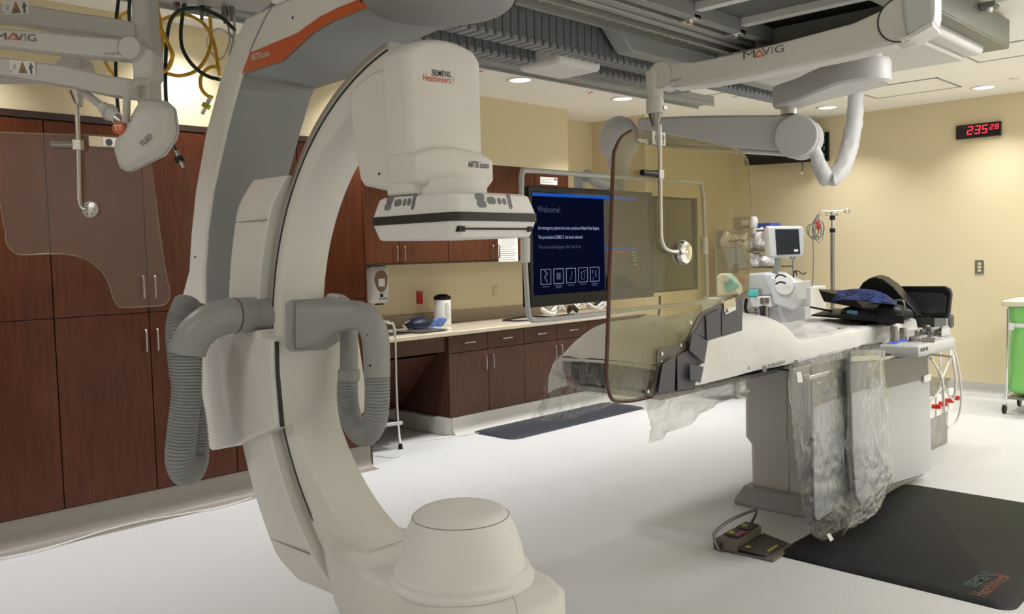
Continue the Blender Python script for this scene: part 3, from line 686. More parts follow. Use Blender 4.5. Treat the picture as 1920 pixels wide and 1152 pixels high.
# carriage housing
Yc = 1.775
pp = [ony(*p, Yc) for p in ((400, 626), (484, 619), (484, 633), (514, 636), (515, 700), (521, 800), (437, 838), (393, 846), (378, 800), (366, 773), (380, 646))]
cb = MB().prism(pp, (0, .37, 0)).build('carriage_housing', 'cream', G, bevel=.022, seg=4)
b = MB(); s0 = [ony(*p, Yc-.003) for p in ((506, 640), (513, 640), (514, 700), (522, 795), (515, 795), (507, 700))]
b.prism(s0, (0, .004, 0)).build('seam_strip', 'cream2', cb)
MB().prism([ony(*p, Yc-.004) for p in ((515.5, 641), (518, 641), (519.5, 700), (529, 801), (525, 801), (517, 700))], (0, .012, 0)).build('seam_gap', 'dark', cb)
pp = [ony(*p, 2.13) for p in ((590, 625), (628, 618), (637, 680), (650, 770), (634, 790), (590, 800))]
MB().prism(pp, (0, .12, 0)).build('far_housing', 'cream', G, bevel=.015, seg=3)
MB().box(-3.66, -3.2, 1.86, 2.12, .98, 1.26).build('rotation_bearing', 'greyplastic', G, bevel=.03)

# hanging L-shaped stand
YA = 1.82
oo = [(337, 560), (351, 508), (355, 439), (363, 359), (382, 251), (409, 148), (432, 85), (456, 32), (507, 7), (560, -15), (640, -35), (720, -50), (800, -60)]
ii = [(383, 571), (383, 508), (388, 430), (398, 359), (424, 245), (445, 165), (453, 137), (527, 112), (551, 89), (583, 59), (625, 35), (678, 15), (713, 0)]
ff = {6: (592, 165), 7: (657, 145), 8: (715, 110), 9: (773, 76), 10: (829, 52), 11: (899, 32), 12: (945, 8)}
NO = [ony(*p, YA) for p in oo]; NI = [ony(*p, YA) for p in ii]
yfar = onx(592, 165, NI[6].x).y; FI = []
for k in range(len(ii)):
    if k in ff: FI.append(onz(*ff[k], NI[k].z))
    else: FI.append(V((NI[k].x, yfar-.0, NI[k].z)))
FO = [f+(o-i) for f, o, i in zip(FI, NO, NI)]
ch = .02
rings = []
for k in range(len(NO)):
    o, i, fi, fo = NO[k], NI[k], FI[k], FO[k]; dv = (i-o).normalized()
    rings.append([o+V((0, ch, 0)), o+dv*ch, i-dv*ch*.5, i+V((0, ch*.5, 0)), fi, fo])
MB().loft(rings).build('stand_arm', 'cream', G, bevel=.006, ang=32)
rings = []
for k in range(len(NO)):
    i, fi = NI[k], FI[k]; dv = (NI[k]-NO[k]).normalized()
    rings.append([i+V((0, .010, 0))-dv*.002, i+V((0, .013, 0))+dv*.007, fi+V((0, -.008, 0))+dv*.007, fi-dv*.002])
MB().loft(rings).build('inner_liner', 'greyliner', G, ang=32)
up_ = [(468, 99), (557, 62), (576, 48), (600, 31), (634, 14), (669, 0), (700, -14)]
lo_ = [(453, 138), (528, 115), (553, 92), (585, 62), (626, 38), (679, 18), (714, 3)]
MB().loft([[ony(*a, YA-.004), ony(*c, YA-.004), ony(*c, YA+.02), ony(*a, YA+.02)] for a, c in zip(up_, lo_)]).build('orange_band', 'orange', G, ang=30)
u_ = (ony(530, 95, YA)-ony(470, 113, YA)).normalized()
textfit('lettering', 'ARTIS icono', ony(471.5, 115, YA-.0055), ony(506, 104.5, YA-.0055), .026, UPV, 'txtwhite', G, bold=.01)
MB().prism([ony(*p, YA-.003) for p in ((507, 5), (508, 16), (499, 30), (485, 60), (468, 98), (466.5, 98), (483.5, 59), (498, 29), (506.5, 15), (505.5, 5))], (0, .006, 0)).build('panel_seam', 'railgrey', G)
for p in ((548, 33), (365, 482)): q = ony(*p, YA-.003); MB().cyl(q, q+V((0, .006, 0)), .005, n=10).build('screw', 'dark', G)
# pivot head
pc = V((-2.27, 2.0, 2.46))
MB().lathe(pc, [(.20, -.0), (.27, .004), (.30, .03), (.34, .09), (.36, .2), (.36, .32)], n=48).build('pivot_head', 'cream', G)
MB().lathe(pc+V((0, 0, -.045)), [(.19, 0), (.235, .004), (.25, .016), (.27, .05)], n=48, sx=1.0, sy=1.0).build('pivot_cover', 'greyliner', G)
MB().lathe(pc+V((0, 0, -.002)), [(.262, -.014), (.266, -.014), (.266, -.008), (.262, -.008), (.262, -.014)], n=48, cap=False).build('pivot_seam', 'dark', G)
MB().cyl(pc+V((0, 0, .3)), pc+V((0, 0, .6)), .28, n=40).build('ceiling_column', 'greyplastic', G)
# lower end shroud where the hose leaves
# detector column
YD0, YD1 = 1.80, 2.13; XD = -2.20
def colring(z, x0, x1, y0, y1, r=.045, n=5):
    pts = []
    for cx, cy, a0 in ((x1-r, y1-r, 0), (x0+r, y1-r, 90), (x0+r, y0+r, 180), (x1-r, y0+r, 270)):
        for k in range(n+1): a = math.radians(a0+90*k/n); pts.append(V((cx+r*math.cos(a), cy+r*math.sin(a), z)))
    return pts
zt = onx(820, 73, XD).z; zl = onx(750, 92, XD).z; zb = onx(750, 350, XD).z
xl = ony(716, 200, YD0).x
b = MB(); R_ = [colring(zb-.02, xl, XD, YD0, YD1)]; R_.append(colring(zl, xl, XD, YD0, YD1))
b.loft([R_[0], R_[1]])
top = []
yl, yr = onx(750, 92, XD).y, onx(885, 105, XD).y
for k in range(13):
    u = k/12; y = yl+(yr-yl)*u; top.append(V((XD, y, zl-.0+(zt-zl)*math.sin(PI*(u*.88+.08))**.8+ (.02*u))))
cap = [V((XD, YD0, zl-.01))]+top+[V((XD, YD1, zl-.01))]
b = MB()
yA, yB = YD0, YD1
rings = []
for x, s in ((xl, .0), (xl+.012, 1), (XD-.03, 1), (XD-.008, .6), (XD, .0)):
    d = (1-s)*.02
    ring = [V((x, yA+d, zb-.02)), V((x, yA+d, zl-d))]
    for k in range(1, 12):
        u = k/12; ring.append(V((x, yA+d+(yB-yA-2*d)*u, zl-d+(zt-zl)*math.sin(PI*(u*.86+.07))**.7+.015*u)))
    ring += [V((x, yB-d, zl-d+.015)), V((x, yB-d, zb-.02))]
    rings.append(ring)
b.loft(rings).build('detector_column', 'cream', G, bevel=.012, seg=3, ang=40)
# ring-side shroud of the column
pp = [ony(*p, YD0+.012) for p in ((716, 128), (700, 133), (672, 153), (657, 172), (652, 188), (662, 270), (674, 338), (681, 349), (716, 357), (750, 352), (750, 140))]
MB().prism(pp, (0, YD1-YD0-.03, 0)).build('column_shroud', 'cream', G, bevel=.014, seg=3)
q = ony(710, 326, YD0+.008); MB().cyl(q, q+V((0, .01, 0)), .004, n=10).build('screw', 'dark', G)
# mount ring with model lettering
XM = -2.165; y0 = 1.792; y1 = onx(932, 320, XM).y; zA = onx(760, 345, XM).z; zB = onx(760, 292, XM).z; zC = onx(850, 271, XM).z
rings = []
for x, d in ((-2.31, .0), (-2.30, .0), (XM-.06, 0), (XM-.012, .008), (XM, .03)):
    ring = [V((x, y0+d+.02, zA+d*.3)), V((x, y0+d, zA+.015+d*.3))]
    for k in range(13):
        u = k/12; ring.append(V((x, y0+d+(y1-y0-2*d)*u, zB-d+(zC-zB)*math.sin(PI*(u*.9+.04))**.6)))
    ring += [V((x, y1-d, zA+.03)), V((x, y1-d-.03, zA)), V((x, (y0+y1)/2, zA-.012))]
    rings.append(ring)
MB().loft(rings).build('detector_mount', 'cream', G, bevel=.006, ang=35)
MB().lathe((-2.19, 1.96, zA-.05), [(.115, 0), (.12, .01), (.12, .07)], n=40).build('mount_collar', 'cream2', G)
def zpx(x, y, X): return onx(x, y, X).z
textfit('lettering', 'ARTIS icono', onx(878, 314, XM+.001), onx(917, 316.5, XM+.001), .022, UPV, 'txtdark', G, bold=.015)
textfit('lettering', 'SIEMENS', onx(809.5, 141, XD+.001), onx(845, 145.5, XD+.001), .0195, UPV, 'txtdark', G, bold=.012)
textfit('lettering', 'Healthineers', onx(793.5, 151, XD+.001), onx(845, 157, XD+.001), .022, UPV, 'txtred', G, bold=.004)
dots_logo(onx(847, 151, XD+.001), (0, 1, 0), UPV, .0042, G)
# flat detector
DX0, DX1, DY0, DY1 = -2.395, -1.97, 1.77, 2.155
dz = [onx(850, y, DX1).z for y in (357, 397, 414, 446)]
def dring(z, e, r=.035): return colring(z, DX0+e, DX1-e, DY0+e, DY1-e, r, 4)
D = MB().loft([dring(dz[3], .022), dring(dz[3]+.004, .014), dring(dz[2]-.003, .001), dring(dz[1]+.003, .001), dring(dz[0]-.008, .016), dring(dz[0], .028)]).build('flat_detector', 'cream2', G, ang=30)
MB().loft([dring(dz[2], -.003), dring(dz[1], -.003)]).build('bumper_stripe', 'dark', D)
def pill(c, u, v, a, b_, n_, t_):
    pts = []; r = min(a, b_)*.9
    for sx_, sy_, a0 in ((1, 1, 0), (-1, 1, 90), (-1, -1, 180), (1, -1, 270)):
        for k in range(4): an = math.radians(a0+30*k); pts.append(c+u*(sx_*(a-r)+r*math.cos(an))+v*(sy_*(b_-r)+r*math.sin(an)))
    return MB().prism([p-n_*t_ for p in pts], n_*(2*t_))
def einset(z): return .001+.015*max(0, min(1, (z-dz[1])/(dz[0]-.008-dz[1])))
sl_ = .015/(dz[0]-.008-dz[1])
for (x, y, a, c) in ((222, 880, .018, .0125), (218, 912, .018, .0125), (264, 892, .019, .012), (297, 890, .009, .0125), (319, 888, .009, .0125), (342, 885, .008, .028)):
    p = ony(640+x/2.619, 40+y/2.619, DY0); p.y = DY0+einset(p.z)
    pill(p, V((1, 0, 0)), V((0, sl_, 1)).normalized(), a, c, V((0, -1, sl_)).normalized(), .0016).build('button', 'button', D)
for (x, y, a, c) in ((693, 862, .020, .012), (697, 897, .020, .012), (748, 880, .019, .012), (787, 883, .008, .011), (811, 885, .008, .011), (837, 884, .008, .026)):
    p = onx(640+x/2.619, 40+y/2.619, DX1); p.x = DX1-einset(p.z)
    pill(p, V((0, 1, 0)), V((-sl_, 0, 1)).normalized(), a, c, V((1, 0, sl_)).normalized(), .0016).build('button', 'button', D)
a = onx(865, 429, DX1-.002); c = onx(997, 430, DX1-.002)
MB().box(DX1-.02, DX1-.002, a.y, c.y, a.z-.003, a.z+.003).box(DX1-.02, DX1-.001, a.y-.01, a.y+.015, a.z-.009, a.z+.008).box(DX1-.02, DX1-.001, c.y-.016, c.y+.004, a.z-.009, a.z+.008).build('slot', 'black', D)

# tube head at the bottom
def sec(x, hw, zt_, zb_, yc=1.955, r=.04):
    r = min(r, hw*.6, (zt_-zb_)*.4); pts = []
    for sy_, cz, a0 in ((1, zt_-r*.6, 0), (-1, zt_-r*.6, 90), (-1, zb_+r, 180), (1, zb_+r, 270)):
        for k in range(5):
            an = math.radians(a0+90*k/4); pts.append(V((x, yc+sy_*(hw-r)+r*math.cos(an), cz+(r*.6 if a0 < 180 else r)*math.sin(an))))
    return pts
st = [(-2.95, .105, .585, .50), (-2.86, .115, .535, .42), (-2.78, .15, .508, .35), (-2.68, .19, .497, .28), (-2.52, .225, .490, .22), (-2.3, .245, .485, .175), (-2.09, .24, .48, .165), (-1.96, .215, .476, .18), (-1.87, .175, .47, .22), (-1.82, .12, .455, .27), (-1.80, .06, .43, .31)]
T = MB().loft([sec(*s) for s in st]).build('tube_housing', 'cream', G, ang=45)
tc_ = V((-2.165, 1.94, .47))
MB().lathe(tc_, [(.236, 0), (.246, .012), (.246, .022), (.236, .030), (.230, .032), (.234, .040), (.232, .050), (.222, .058), (.2, .06)], n=56).build('tube_base_ring', 'cream2', G)
MB().lathe(tc_, [(.218, .05), (.214, .075), (.208, .11), (.187, .18), (.163, .228), (.152, .241), (.135, .249), (.10, .252), (.05, .253)], n=56).build('tube_cone', 'cream2', G)
MB().lathe(tc_, [(.1645, .2255), (.1655, .2285), (.163, .2285), (.162, .2255), (.1645, .2255)], n=56, cap=False).build('cone_seam', 'railgrey', G)
MB().tube([onz(945, 1101, .4845), onz(958, 1112, .4835), onz(966, 1130, .483), onz(970, 1150, .482)], .0012, n=6).build('housing_seam', 'railgrey', G)
q = onz(678, 1005, .499); MB().cyl(q-V((0, 0, .01)), q+V((0, 0, .002)), .004, n=10).build('screw', 'dark', G)
# hose set, left
dl = 3.5
el = [at(528, 590, 3.62), at(480, 590, 3.58), at(437, 592, 3.5), at(398, 602, 3.46), at(368, 625, 3.44), at(354, 650, 3.44), at(351, 664, 3.44)]
MB().tube(el, lambda u: .072 if u < .98 else .07, n=24, sm=8).build('hose_elbow', 'greyplastic', G)
for p, q in ((el[2], el[1]),):
    dvec = (q-p).normalized(); MB().cyl(p, p+dvec*.004, .0735, n=24).build('elbow_seam', 'dark', G)
hp = [at(351, 662, 3.44), at(350, 735, 3.44), at(342, 805, 3.44), at(338, 862, 3.45), at(350, 886, 3.5), at(364, 860, 3.58), at(362, 800, 3.6), at(346, 710, 3.62), at(338, 640, 3.62), at(340, 600, 3.66), at(352, 568, 3.72)]
MB().tube(hp, .052, n=20, sm=10, rib=(.0125, .13)).build('corrugated_hose', 'hose', G, ang=80)
# hose set, right: bracket on the inner face of the C
n_in = V((.97, -.1, .0)).normalized()
pl_px = [(545, 563), (612, 559), (637, 566), (637, 640), (612, 656), (545, 660), (537, 652), (536, 570)]
bp = [at(x, y, 3.36+.0012*(x-536)) for x, y in pl_px]
MB().prism(bp, -FWD*.012).build('bracket_plate', 'greyplastic', G, bevel=.004)
rg = []
def ovr(c, u, v, a, b_, n=14): return [c+u*(a*math.copysign(abs(math.cos(2*PI*k/n))**.7, math.cos(2*PI*k/n)))+v*(b_*math.copysign(abs(math.sin(2*PI*k/n))**.7, math.sin(2*PI*k/n))) for k in range(n)]
MB().loft([ovr(at(556, 611, 3.37), FWD, UP, .014, .095), ovr(at(600, 606, 3.37), FWD, UP, .05, .088), ovr(at(640, 592, 3.36), FWD, UP, .06, .062), ovr(at(672, 591, 3.33), FWD, UP, .055, .055)]).build('bracket_arm', 'greyplastic', G, ang=50)
el = [at(668, 591, 3.33), at(688, 600, 3.32), at(702, 625, 3.32), at(706, 662, 3.32), at(707, 706, 3.32)]
MB().tube(el, lambda u: .056-.006*u, n=24).build('hose_elbow', 'greyplastic', G)
for p in ((690, 628), (694, 686)):
    q = at(*p, 3.27); MB().cyl(q, q+FWD*.02, .005, n=8).build('screw', 'dark', G)
el = [at(622, 566, 3.7), at(640, 570, 3.62), at(652, 590, 3.58), at(654, 640, 3.56), at(654, 694, 3.55)]
MB().tube(el, .037, n=20).build('hose_pipe', 'greyplastic', G)
MB().cyl(at(654, 692, 3.55), at(654, 716, 3.55), .046, n=24).build('hose_collar', 'greyplastic', G, bevel=.01)
hp = [at(707, 704, 3.32), at(707, 752, 3.32), at(702, 792, 3.34), at(683, 816, 3.40), at(660, 790, 3.5), at(652, 752, 3.54), at(652, 714, 3.55)]
MB().tube(hp, lambda u: .045-.006*u, n=20, sm=10, rib=(.0115, .12)).build('corrugated_hose', 'hose', G, ang=80)
# ================================================================== right support arm with lead glass shield
XS = -2.20
S = thing('shield_support_arm', 'cream ceiling support arm with red and black lettering holding amber-edged shield', 'support arm', (-2.2, 3.2, 2.1))
j = onx(1235, 150, XS); e = at(1690, 38, 3.2)
ad = (e-j); ah = V((ad.x, ad.y, 0)).normalized(); nn = V((ah.y, -ah.x, 0))
if nn.dot(j-EYE) > 0: nn = -nn
def armbody(px_top, px_bot, mid, hw, name, parent, m_='dimcream'):
    """beam between matching upper and lower outlines on the plane through mid facing nn"""
    return None
def beam(top, bot, p0, n, hw, name, m_, parent, bev=.01):
    Tt = [onp(*p, p0+n*hw, n) for p in top]; Bb = [onp(*p, p0+n*hw, n) for p in bot]
    rings = [[a, a-n*(2*hw), c-n*(2*hw), c] for a, c in zip(Tt, Bb)]
    return MB().loft(rings).build(name, m_, parent, bevel=bev, seg=3)
beam([(1232, 118), (1300, 117), (1400, 96), (1500, 70), (1600, 43), (1690, 2)], [(1235, 163), (1300, 158), (1400, 140), (1500, 118), (1600, 98), (1690, 74)], j, nn, .055, 'arm_beam', 'dimcream', S)
b = beam([(1260, 163), (1330, 151), (1400, 138), (1500, 117), (1600, 97), (1680, 76)], [(1262, 166), (1330, 158), (1400, 146), (1500, 125), (1600, 104), (1680, 83)], j, nn, .045, 'cable_cover', 'white', S, .003)
for (x, y, r, nm) in ((1237, 140, .058, 'joint_drum'), (1690, 36, .083, 'shoulder_drum')):
    c = onp(x, y, j+nn*.06, nn); dd_ = MB().cyl(c, c-nn*.12, r, n=40).build(nm, 'dimcream', S, bevel=.008)
    if r > .07: MB().lathe(c, [(.078, .0), (.0805, .0015), (.083, .0)], axis=nn, n=48, cap=False).build('drum_seam', 'dark', dd_)
    else: MB().lathe(c, [(.054, .0), (.055, .001), (.056, .0)], axis=nn, n=40, cap=False).build('drum_seam', 'railgrey', dd_)
# shoulder block rising to the ceiling
c0 = onp(1720, 10, j, nn); sh = [onp(*p, j+nn*.07, nn) for p in ((1688, -60), (1752, -60), (1752, 20), (1748, 48), (1722, 62), (1698, 70), (1690, 20))]
MB().prism(sh, -nn*.16).build('shoulder_block', 'ltgrey', S, bevel=.015, seg=3)
MB().prism([onp(*p, j+nn*.075, nn) for p in ((1682, 72), (1704, 66), (1722, 54), (1748, 40), (1749, 48), (1722, 64), (1706, 72), (1690, 78))], -nn*.16).build('shoulder_trim', 'white', S)
tc = onp(1722, -50, j, nn); MB().cyl(tc, (tc.x, tc.y, CZ), .06, n=28).build('ceiling_post', 'dimcream', S)
def onb(x, y): return onp(x, y, j+nn*.0565, nn)
for ch_, xa, ya, xb, yb in (('M', 1393.5, 111.5, 1415.5, 108), ('V', 1428, 104.8, 1445, 101.6), ('I', 1447.3, 101.4, 1448.8, 101.1), ('G', 1452.5, 100.2, 1470, 97)):
    textfit('lettering', ch_, onb(xa, ya), onb(xb, yb), .029, UPV, 'txtgrey', S)
aq = [onb(*p) for p in ((1413, 108.4), (1422, 93.6), (1424.5, 93.2), (1434.5, 104.4), (1415.5, 108.2), (1418.3, 105.4), (1430, 103.2), (1423.2, 96.2), (1415.5, 108.2))]
MB().add(aq[:8], [(0, 1, 2, 7, 5), (0, 5, 4), (2, 3, 6, 7), (3, 4, 5, 6)]).build('lettering', 'txtred', S)
textfit('lettering', 'portegra2', onb(1254, 156), onb(1277, 151), .014, UPV, 'txtgrey', S)
# wrist: neck, swivel, fluted cone, stem
px = lambda y: 1232-(y-130)*.03
def onj(x, y): return onx(x, y, XS)
top_ = onj(1228, 150); axx = V((onj(1228, 200).x, onj(1228, 200).y, 0))
zz = lambda y: onj(1228, y).z
MB().cyl((XS, axx.y+.002, zz(135)), (XS, axx.y, zz(182)), .040, .036, n=24).build('neck', 'dimcream', S)
MB().lathe((XS, axx.y, zz(213)), [(.030, 0), (.038, .002), (.038, .055), (.032, .072), (.02, .074)], n=28).build('swivel', 'dimcream', S)
MB().box(XS+.02, XS+.043, axx.y+.005, axx.y+.03, zz(207), zz(200)).build('swivel_clip', 'steeldk', S)
cn = MB(); n_ = 20; r0, r1 = .034, .014; rg = []
for z, r in ((zz(209), r0), (zz(238), r1)):
    rg.append([V((XS+(r if k % 2 else r*.86)*math.cos(2*PI*k/n_), axx.y+(r if k % 2 else r*.86)*math.sin(2*PI*k/n_), z)) for k in range(n_)])
cn.loft(rg).build('fluted_cone', 'steeldk', S)
ys = axx.y; sp = [(XS, ys, zz(235)), (XS, ys, zz(330)), (XS, ys, zz(430)), (XS, ys+.005, zz(450)), (XS, ys+.03, zz(466)), (XS, ys+.08, zz(473)), (XS, onj(1262, 473).y, zz(473))]
MB().tube([V(p)+V((.022, 0, 0)) for p in sp], .0095, n=12).build('stem', 'steel', S)
hp = onj(1228, 328)
MB().box(XS+.008, XS+.037, hp.y-.018, hp.y+.018, hp.z-.02, hp.z+.02).build('handle_clamp', 'steel', S, bevel=.003)
MB().cyl((XS+.022, hp.y-.018, hp.z), (XS+.024, hp.y-.13, hp.z+.002), .0135, n=20).build('grip', 'black', S, bevel=.004)
dc = onj(1278, 474)
MB().cyl((XS+.022, dc.y-.05, dc.z), (XS+.022, dc.y, dc.z), .012, n=16).build('disc_shaft', 'steel', S)
MB().lathe((XS+.008, dc.y, dc.z), [(.055, 0), (.055, .006), (.048, .018), (.03, .024), (.02, .024)], axis=(1, 0, 0), n=36).build('clamp_disc', 'chrome', S)
MB().lathe((XS-.02, dc.y, dc.z), [(.04, 0), (.055, .004), (.055, .014)], axis=(1, 0, 0), n=36).build('clamp_disc', 'steel', S)

# the glass
GL = thing('lead_glass_shield', 'amber-edged tinted lead glass shield hanging over patient table with grey strips', 'radiation shield', (XS, 3.3, .95))
go = [(1141, 740), (1137, 700), (1139, 640), (1143, 520), (1147, 400), (1150, 300), (1156, 273), (1168, 254), (1183, 246), (1210, 246), (1300, 262), (1370, 277), (1388, 285), (1400, 300), (1405, 330), (1407, 380), (1405, 470), (1402, 548), (1372, 560), (1330, 577), (1308, 590), (1296, 615), (1285, 638), (1260, 650), (1232, 658), (1229, 690), (1222, 742), (1190, 750), (1158, 752)]
gp_ = [onj(*p) for p in go]
gs = gp_[:19]+[onj(1396, 556), onj(1330, 577), onj(1308, 592), onj(1296, 617), onj(1285, 640), onj(1260, 652), onj(1234, 660), onj(1230, 690), onj(1222, 742), onj(1190, 750), onj(1158, 752)]
glass = MB().prism([p-V((.007, 0, 0)) for p in gs], (.014, 0, 0)).build('glass_pane', 'leadglass', GL)
edge = [onj(*p) for p in go[0:10]]; ex = [onj(*p) for p in ((1222, 742), (1190, 750), (1158, 752), (1146, 748), (1140, 735), (1137, 700))]
MB().tube([onj(*p) for p in ((1222, 744), (1190, 751), (1160, 753), (1147, 748), (1140, 730), (1137, 700), (1139, 640), (1143, 520), (1147, 400), (1150, 300), (1155, 277), (1166, 257), (1183, 246))], .0085, n=8, sm=5).build('amber_edge', 'amberedge', GL, label='amber brown edge of the glass')
MB().tube([onj(*p) for p in ((1183, 246), (1210, 246), (1300, 262), (1370, 277), (1390, 286), (1402, 303), (1406, 335), (1407, 380), (1405, 470), (1401, 550))], .004, n=6, sm=5).build('pale_edge', 'glassedge', GL)
wl = onj(1220, 271); warning_label(V((XS+.009, wl.y, wl.z)), (0, 1, 0), UPV, .097, .056, GL)
text('etched_lettering', 'MAVIG', .026, onx(1196, 267, XS+.009), (0, 1, 0), UPV, 'txtwhite', GL, sx=.95)
# taupe trim following the lower cut-out, then the strips
tr_t = [(1402, 546), (1370, 560), (1332, 577), (1311, 590), (1297, 614), (1284, 638), (1258, 650), (1231, 658), (1230, 700), (1213, 744)]
tr_b = [(1391, 563), (1360, 580), (1335, 590), (1322, 602), (1310, 628), (1298, 660), (1275, 672), (1246, 682), (1238, 712), (1228, 742)]
tt = MB(); a_ = [onx(*p, XS+.012) for p in tr_t]; b_ = [onx(*p, XS+.012) for p in tr_b]
tt.loft([[p, q, q+V((.006, 0, 0)), p+V((.006, 0, 0))] for p, q in zip(smooth_path(a_, 3), smooth_path(b_, 3))]).build('trim_band', 'browntrim', GL)
for p in ((1241, 664), (1277, 648), (1295, 605), (1354, 567), (1385, 550), (1215, 735), (1240, 680), (1289, 642)):
    q = onx(*p, XS+.018); MB().lathe(q, [(.009, 0), (.009, .003), (.006, .004)], axis=(1, 0, 0), n=16).build('snap_button', 'steel', GL)
MB().prism([onx(*p, XS+.0125) for p in ((1300, 624), (1322, 594), (1391, 562), (1390, 620), (1350, 631), (1325, 638), (1319, 680), (1305, 690), (1304, 714), (1302, 731), (1232, 738), (1240, 683), (1266, 667), (1292, 655))], (.0015, 0, 0)).build('strip_backing', mat('dark_backing', (.035, .034, .042), .6), GL)
strips = [([(1352, 580), (1391, 562), (1390, 620), (1352, 632)], 0), ([(1322, 592), (1350, 579), (1350, 632), (1324, 640)], 1), ([(1318, 594), (1300, 625), (1325, 636), (1321, 594)], 0),
          ([(1297, 622), (1326, 640), (1319, 682), (1291, 657)], 3), ([(1268, 668), (1292, 655), (1304, 712), (1300, 730), (1269, 733)], 1),
          ([(1292, 683), (1318, 688), (1312, 718), (1293, 713)], 4), ([(1292, 661), (1305, 672), (1304, 684), (1292, 682)], 1), ([(1241, 683), (1266, 667), (1263, 734), (1232, 738)], 2), ([(1230, 690), (1240, 678), (1237, 740), (1226, 742)], 0)]
for p, k in strips:
    X = XS+.016+.008*k; MB().prism([onx(*q, X) for q in p], (.005, 0, 0)).build('lead_strip', 'slate', GL, bevel=.0015)
for (a, c) in (((1363, 569), (1380, 562)), ((1364, 577), (1378, 571))):
    pass
def tagp(p, m_): return MB().prism([onx(*q, XS+.024) for q in p], (.001, 0, 0)).build('tag_label', m_, GL)
tagp([(1356, 566), (1378, 558), (1380, 572), (1358, 581)], 'ivory'); q = tagp([(1357, 581), (1379, 573), (1380, 581), (1361, 590)], 'paper')
MB().prism([onx(*z, XS+.0255) for z in ((1360, 581), (1364, 579), (1366, 585), (1362, 587))], (.0006, 0, 0)).build('print', 'txtgrey', q)

# ================================================================== monitor boom
BM = thing('monitor_boom', 'white ceiling monitor boom with drum joints and cloth sleeve', 'boom', (-2.6, 5.3, 2.2))
sk = lambda p: p
n2 = V((.60, -.80, 0)).normalized(); P0 = at(1490, 255, 5.35)
# big carriage on the ceiling
cl = onz(1390, 145, 2.76)
b = MB(); bx0, bx1, by0, by1 = -3.20, -1.78, 5.3, 6.25
b.box(bx0, bx1, by0, by1, 2.79, 2.9); b.build('ceiling_carriage', 'boomwhite', BM, bevel=.035, seg=4)
MB().box(bx0+.06, bx1-.10, by0+.05, by1-.05, 2.762, 2.80).build('carriage_belly', 'boomwhite', BM, bevel=.03, seg=4)
MB().box(bx0+.2, bx1-.2, by0+.2, by1-.2, 2.88, CZ).build('carriage_hanger', 'railgrey', BM)
# upper horizontal arm
zq = 2.55
def uparm(px, z): return onz(*px, z)
lowp = [(1452, 210), (1490, 207), (1530, 196), (1560, 178), (1600, 172), (1645, 174), (1647, 150)]
dq = at(1600, 160, 5.6)
out = []
Z1 = 2.50
A_ = onz(1480, 200, Z1); B_ = onz(1612, 160, Z1)
axv = (B_-A_); L_ = axv.length; axv.normalize(); pv = V((-axv.y, axv.x, 0))
def capsule(z, s=1.0):
    pts = []
    for k in range(13): a = PI/2+PI*k/12; pts.append(A_+axv*(.105*s*math.cos(a))+pv*(.105*s*math.sin(a)))
    for t_, hw in ((.35, .10), (.55, .13)): pts.append(A_+axv*(L_*t_)-pv*(hw*s))
    for k in range(13): a = -PI/2+PI*k/12; pts.append(B_+axv*(.17*s*math.cos(a))+pv*(.17*s*math.sin(a)))
    for t_, hw in ((.55, .13), (.35, .10)): pts.append(A_+axv*(L_*t_)+pv*(hw*s))
    return [V((p.x, p.y, z)) for p in pts]
MB().loft([capsule(Z1-.004, .9), capsule(Z1+.01, 1), capsule(Z1+.11, 1), capsule(Z1+.135, .94)]).build('upper_arm', 'boomwhite', BM, ang=35)
MB().cyl(B_+V((0, 0, .13)), V((B_.x, B_.y, 2.77)), .12, n=36).build('pivot_post', 'boomwhite', BM)
MB().cyl(V((A_.x, A_.y, Z1-.05)), V((A_.x, A_.y, Z1)), .055, n=30).build('pivot_ring', 'steel', BM)
# spring arm
dep = (V((A_.x, A_.y, 2.3))-EYE).dot(FWD)
D0 = at(1493, 256, dep-.07); BL = at(1160, 262, dep+1.0 if False else dep+.55)
ax_ = V((D0.x-BL.x, D0.y-BL.y, 0)).normalized(); fn_ = V((ax_.y, -ax_.x, 0))
if fn_.dot(EYE-D0) < 0: fn_ = -fn_
MB().cyl(D0+fn_*.02, D0-fn_*.20, .138, n=56).build('drum_joint', 'boomwhite', BM, bevel=.008)
MB().lathe(D0+fn_*.0, [(.141, -.04), (.143, -.02), (.141, -.018)], axis=fn_, n=56).build('drum_band', 'ltgrey', BM)
p0_ = D0-fn_*.03
tp = [onp(*p, p0_, fn_) for p in ((1195, 220), (1260, 218), (1350, 216), (1450, 215), (1490, 214))]
bt = [onp(*p, p0_, fn_) for p in ((1195, 266), (1260, 273), (1350, 279), (1450, 285), (1490, 288))]
MB().loft([[a, a-fn_*.15, c-fn_*.15, c] for a, c in zip(tp, bt)]).build('spring_arm', 'boomwhite', BM, bevel=.02, seg=3)
bt2 = [onp(*p, p0_, fn_) for p in ((1200, 269), (1260, 277), (1350, 283), (1450, 289), (1480, 292))]
MB().loft([[a, a-fn_*.15, c-fn_*.15, c] for a, c in zip(bt, bt2)]).build('arm_underside', 'ltgrey', BM)
bc = onp(1161, 262, p0_-fn_*.07, fn_)
b = MB().ball(bc, .155, .155, .17, n=32); b.build('ball_joint', 'boomwhite', BM)
MB().lathe(bc+V((0, 0, -.17)), [(.05, -.10), (.07, -.06), (.09, 0), (.10, .05)], n=28).build('ball_neck', 'boomwhite', BM)
zm = onp(1146, 345, bc, fn_).z
MB().cyl(bc+V((0, 0, -.42)), bc+V((0, 0, -.25)), .045, n=24).build('drop_tube', 'ltgrey', BM)
MB().cyl(bc+V((0, 0, -.30)), bc+V((0, 0, -.27)), .055, n=24).build('drop_collar', 'ltgrey', BM)
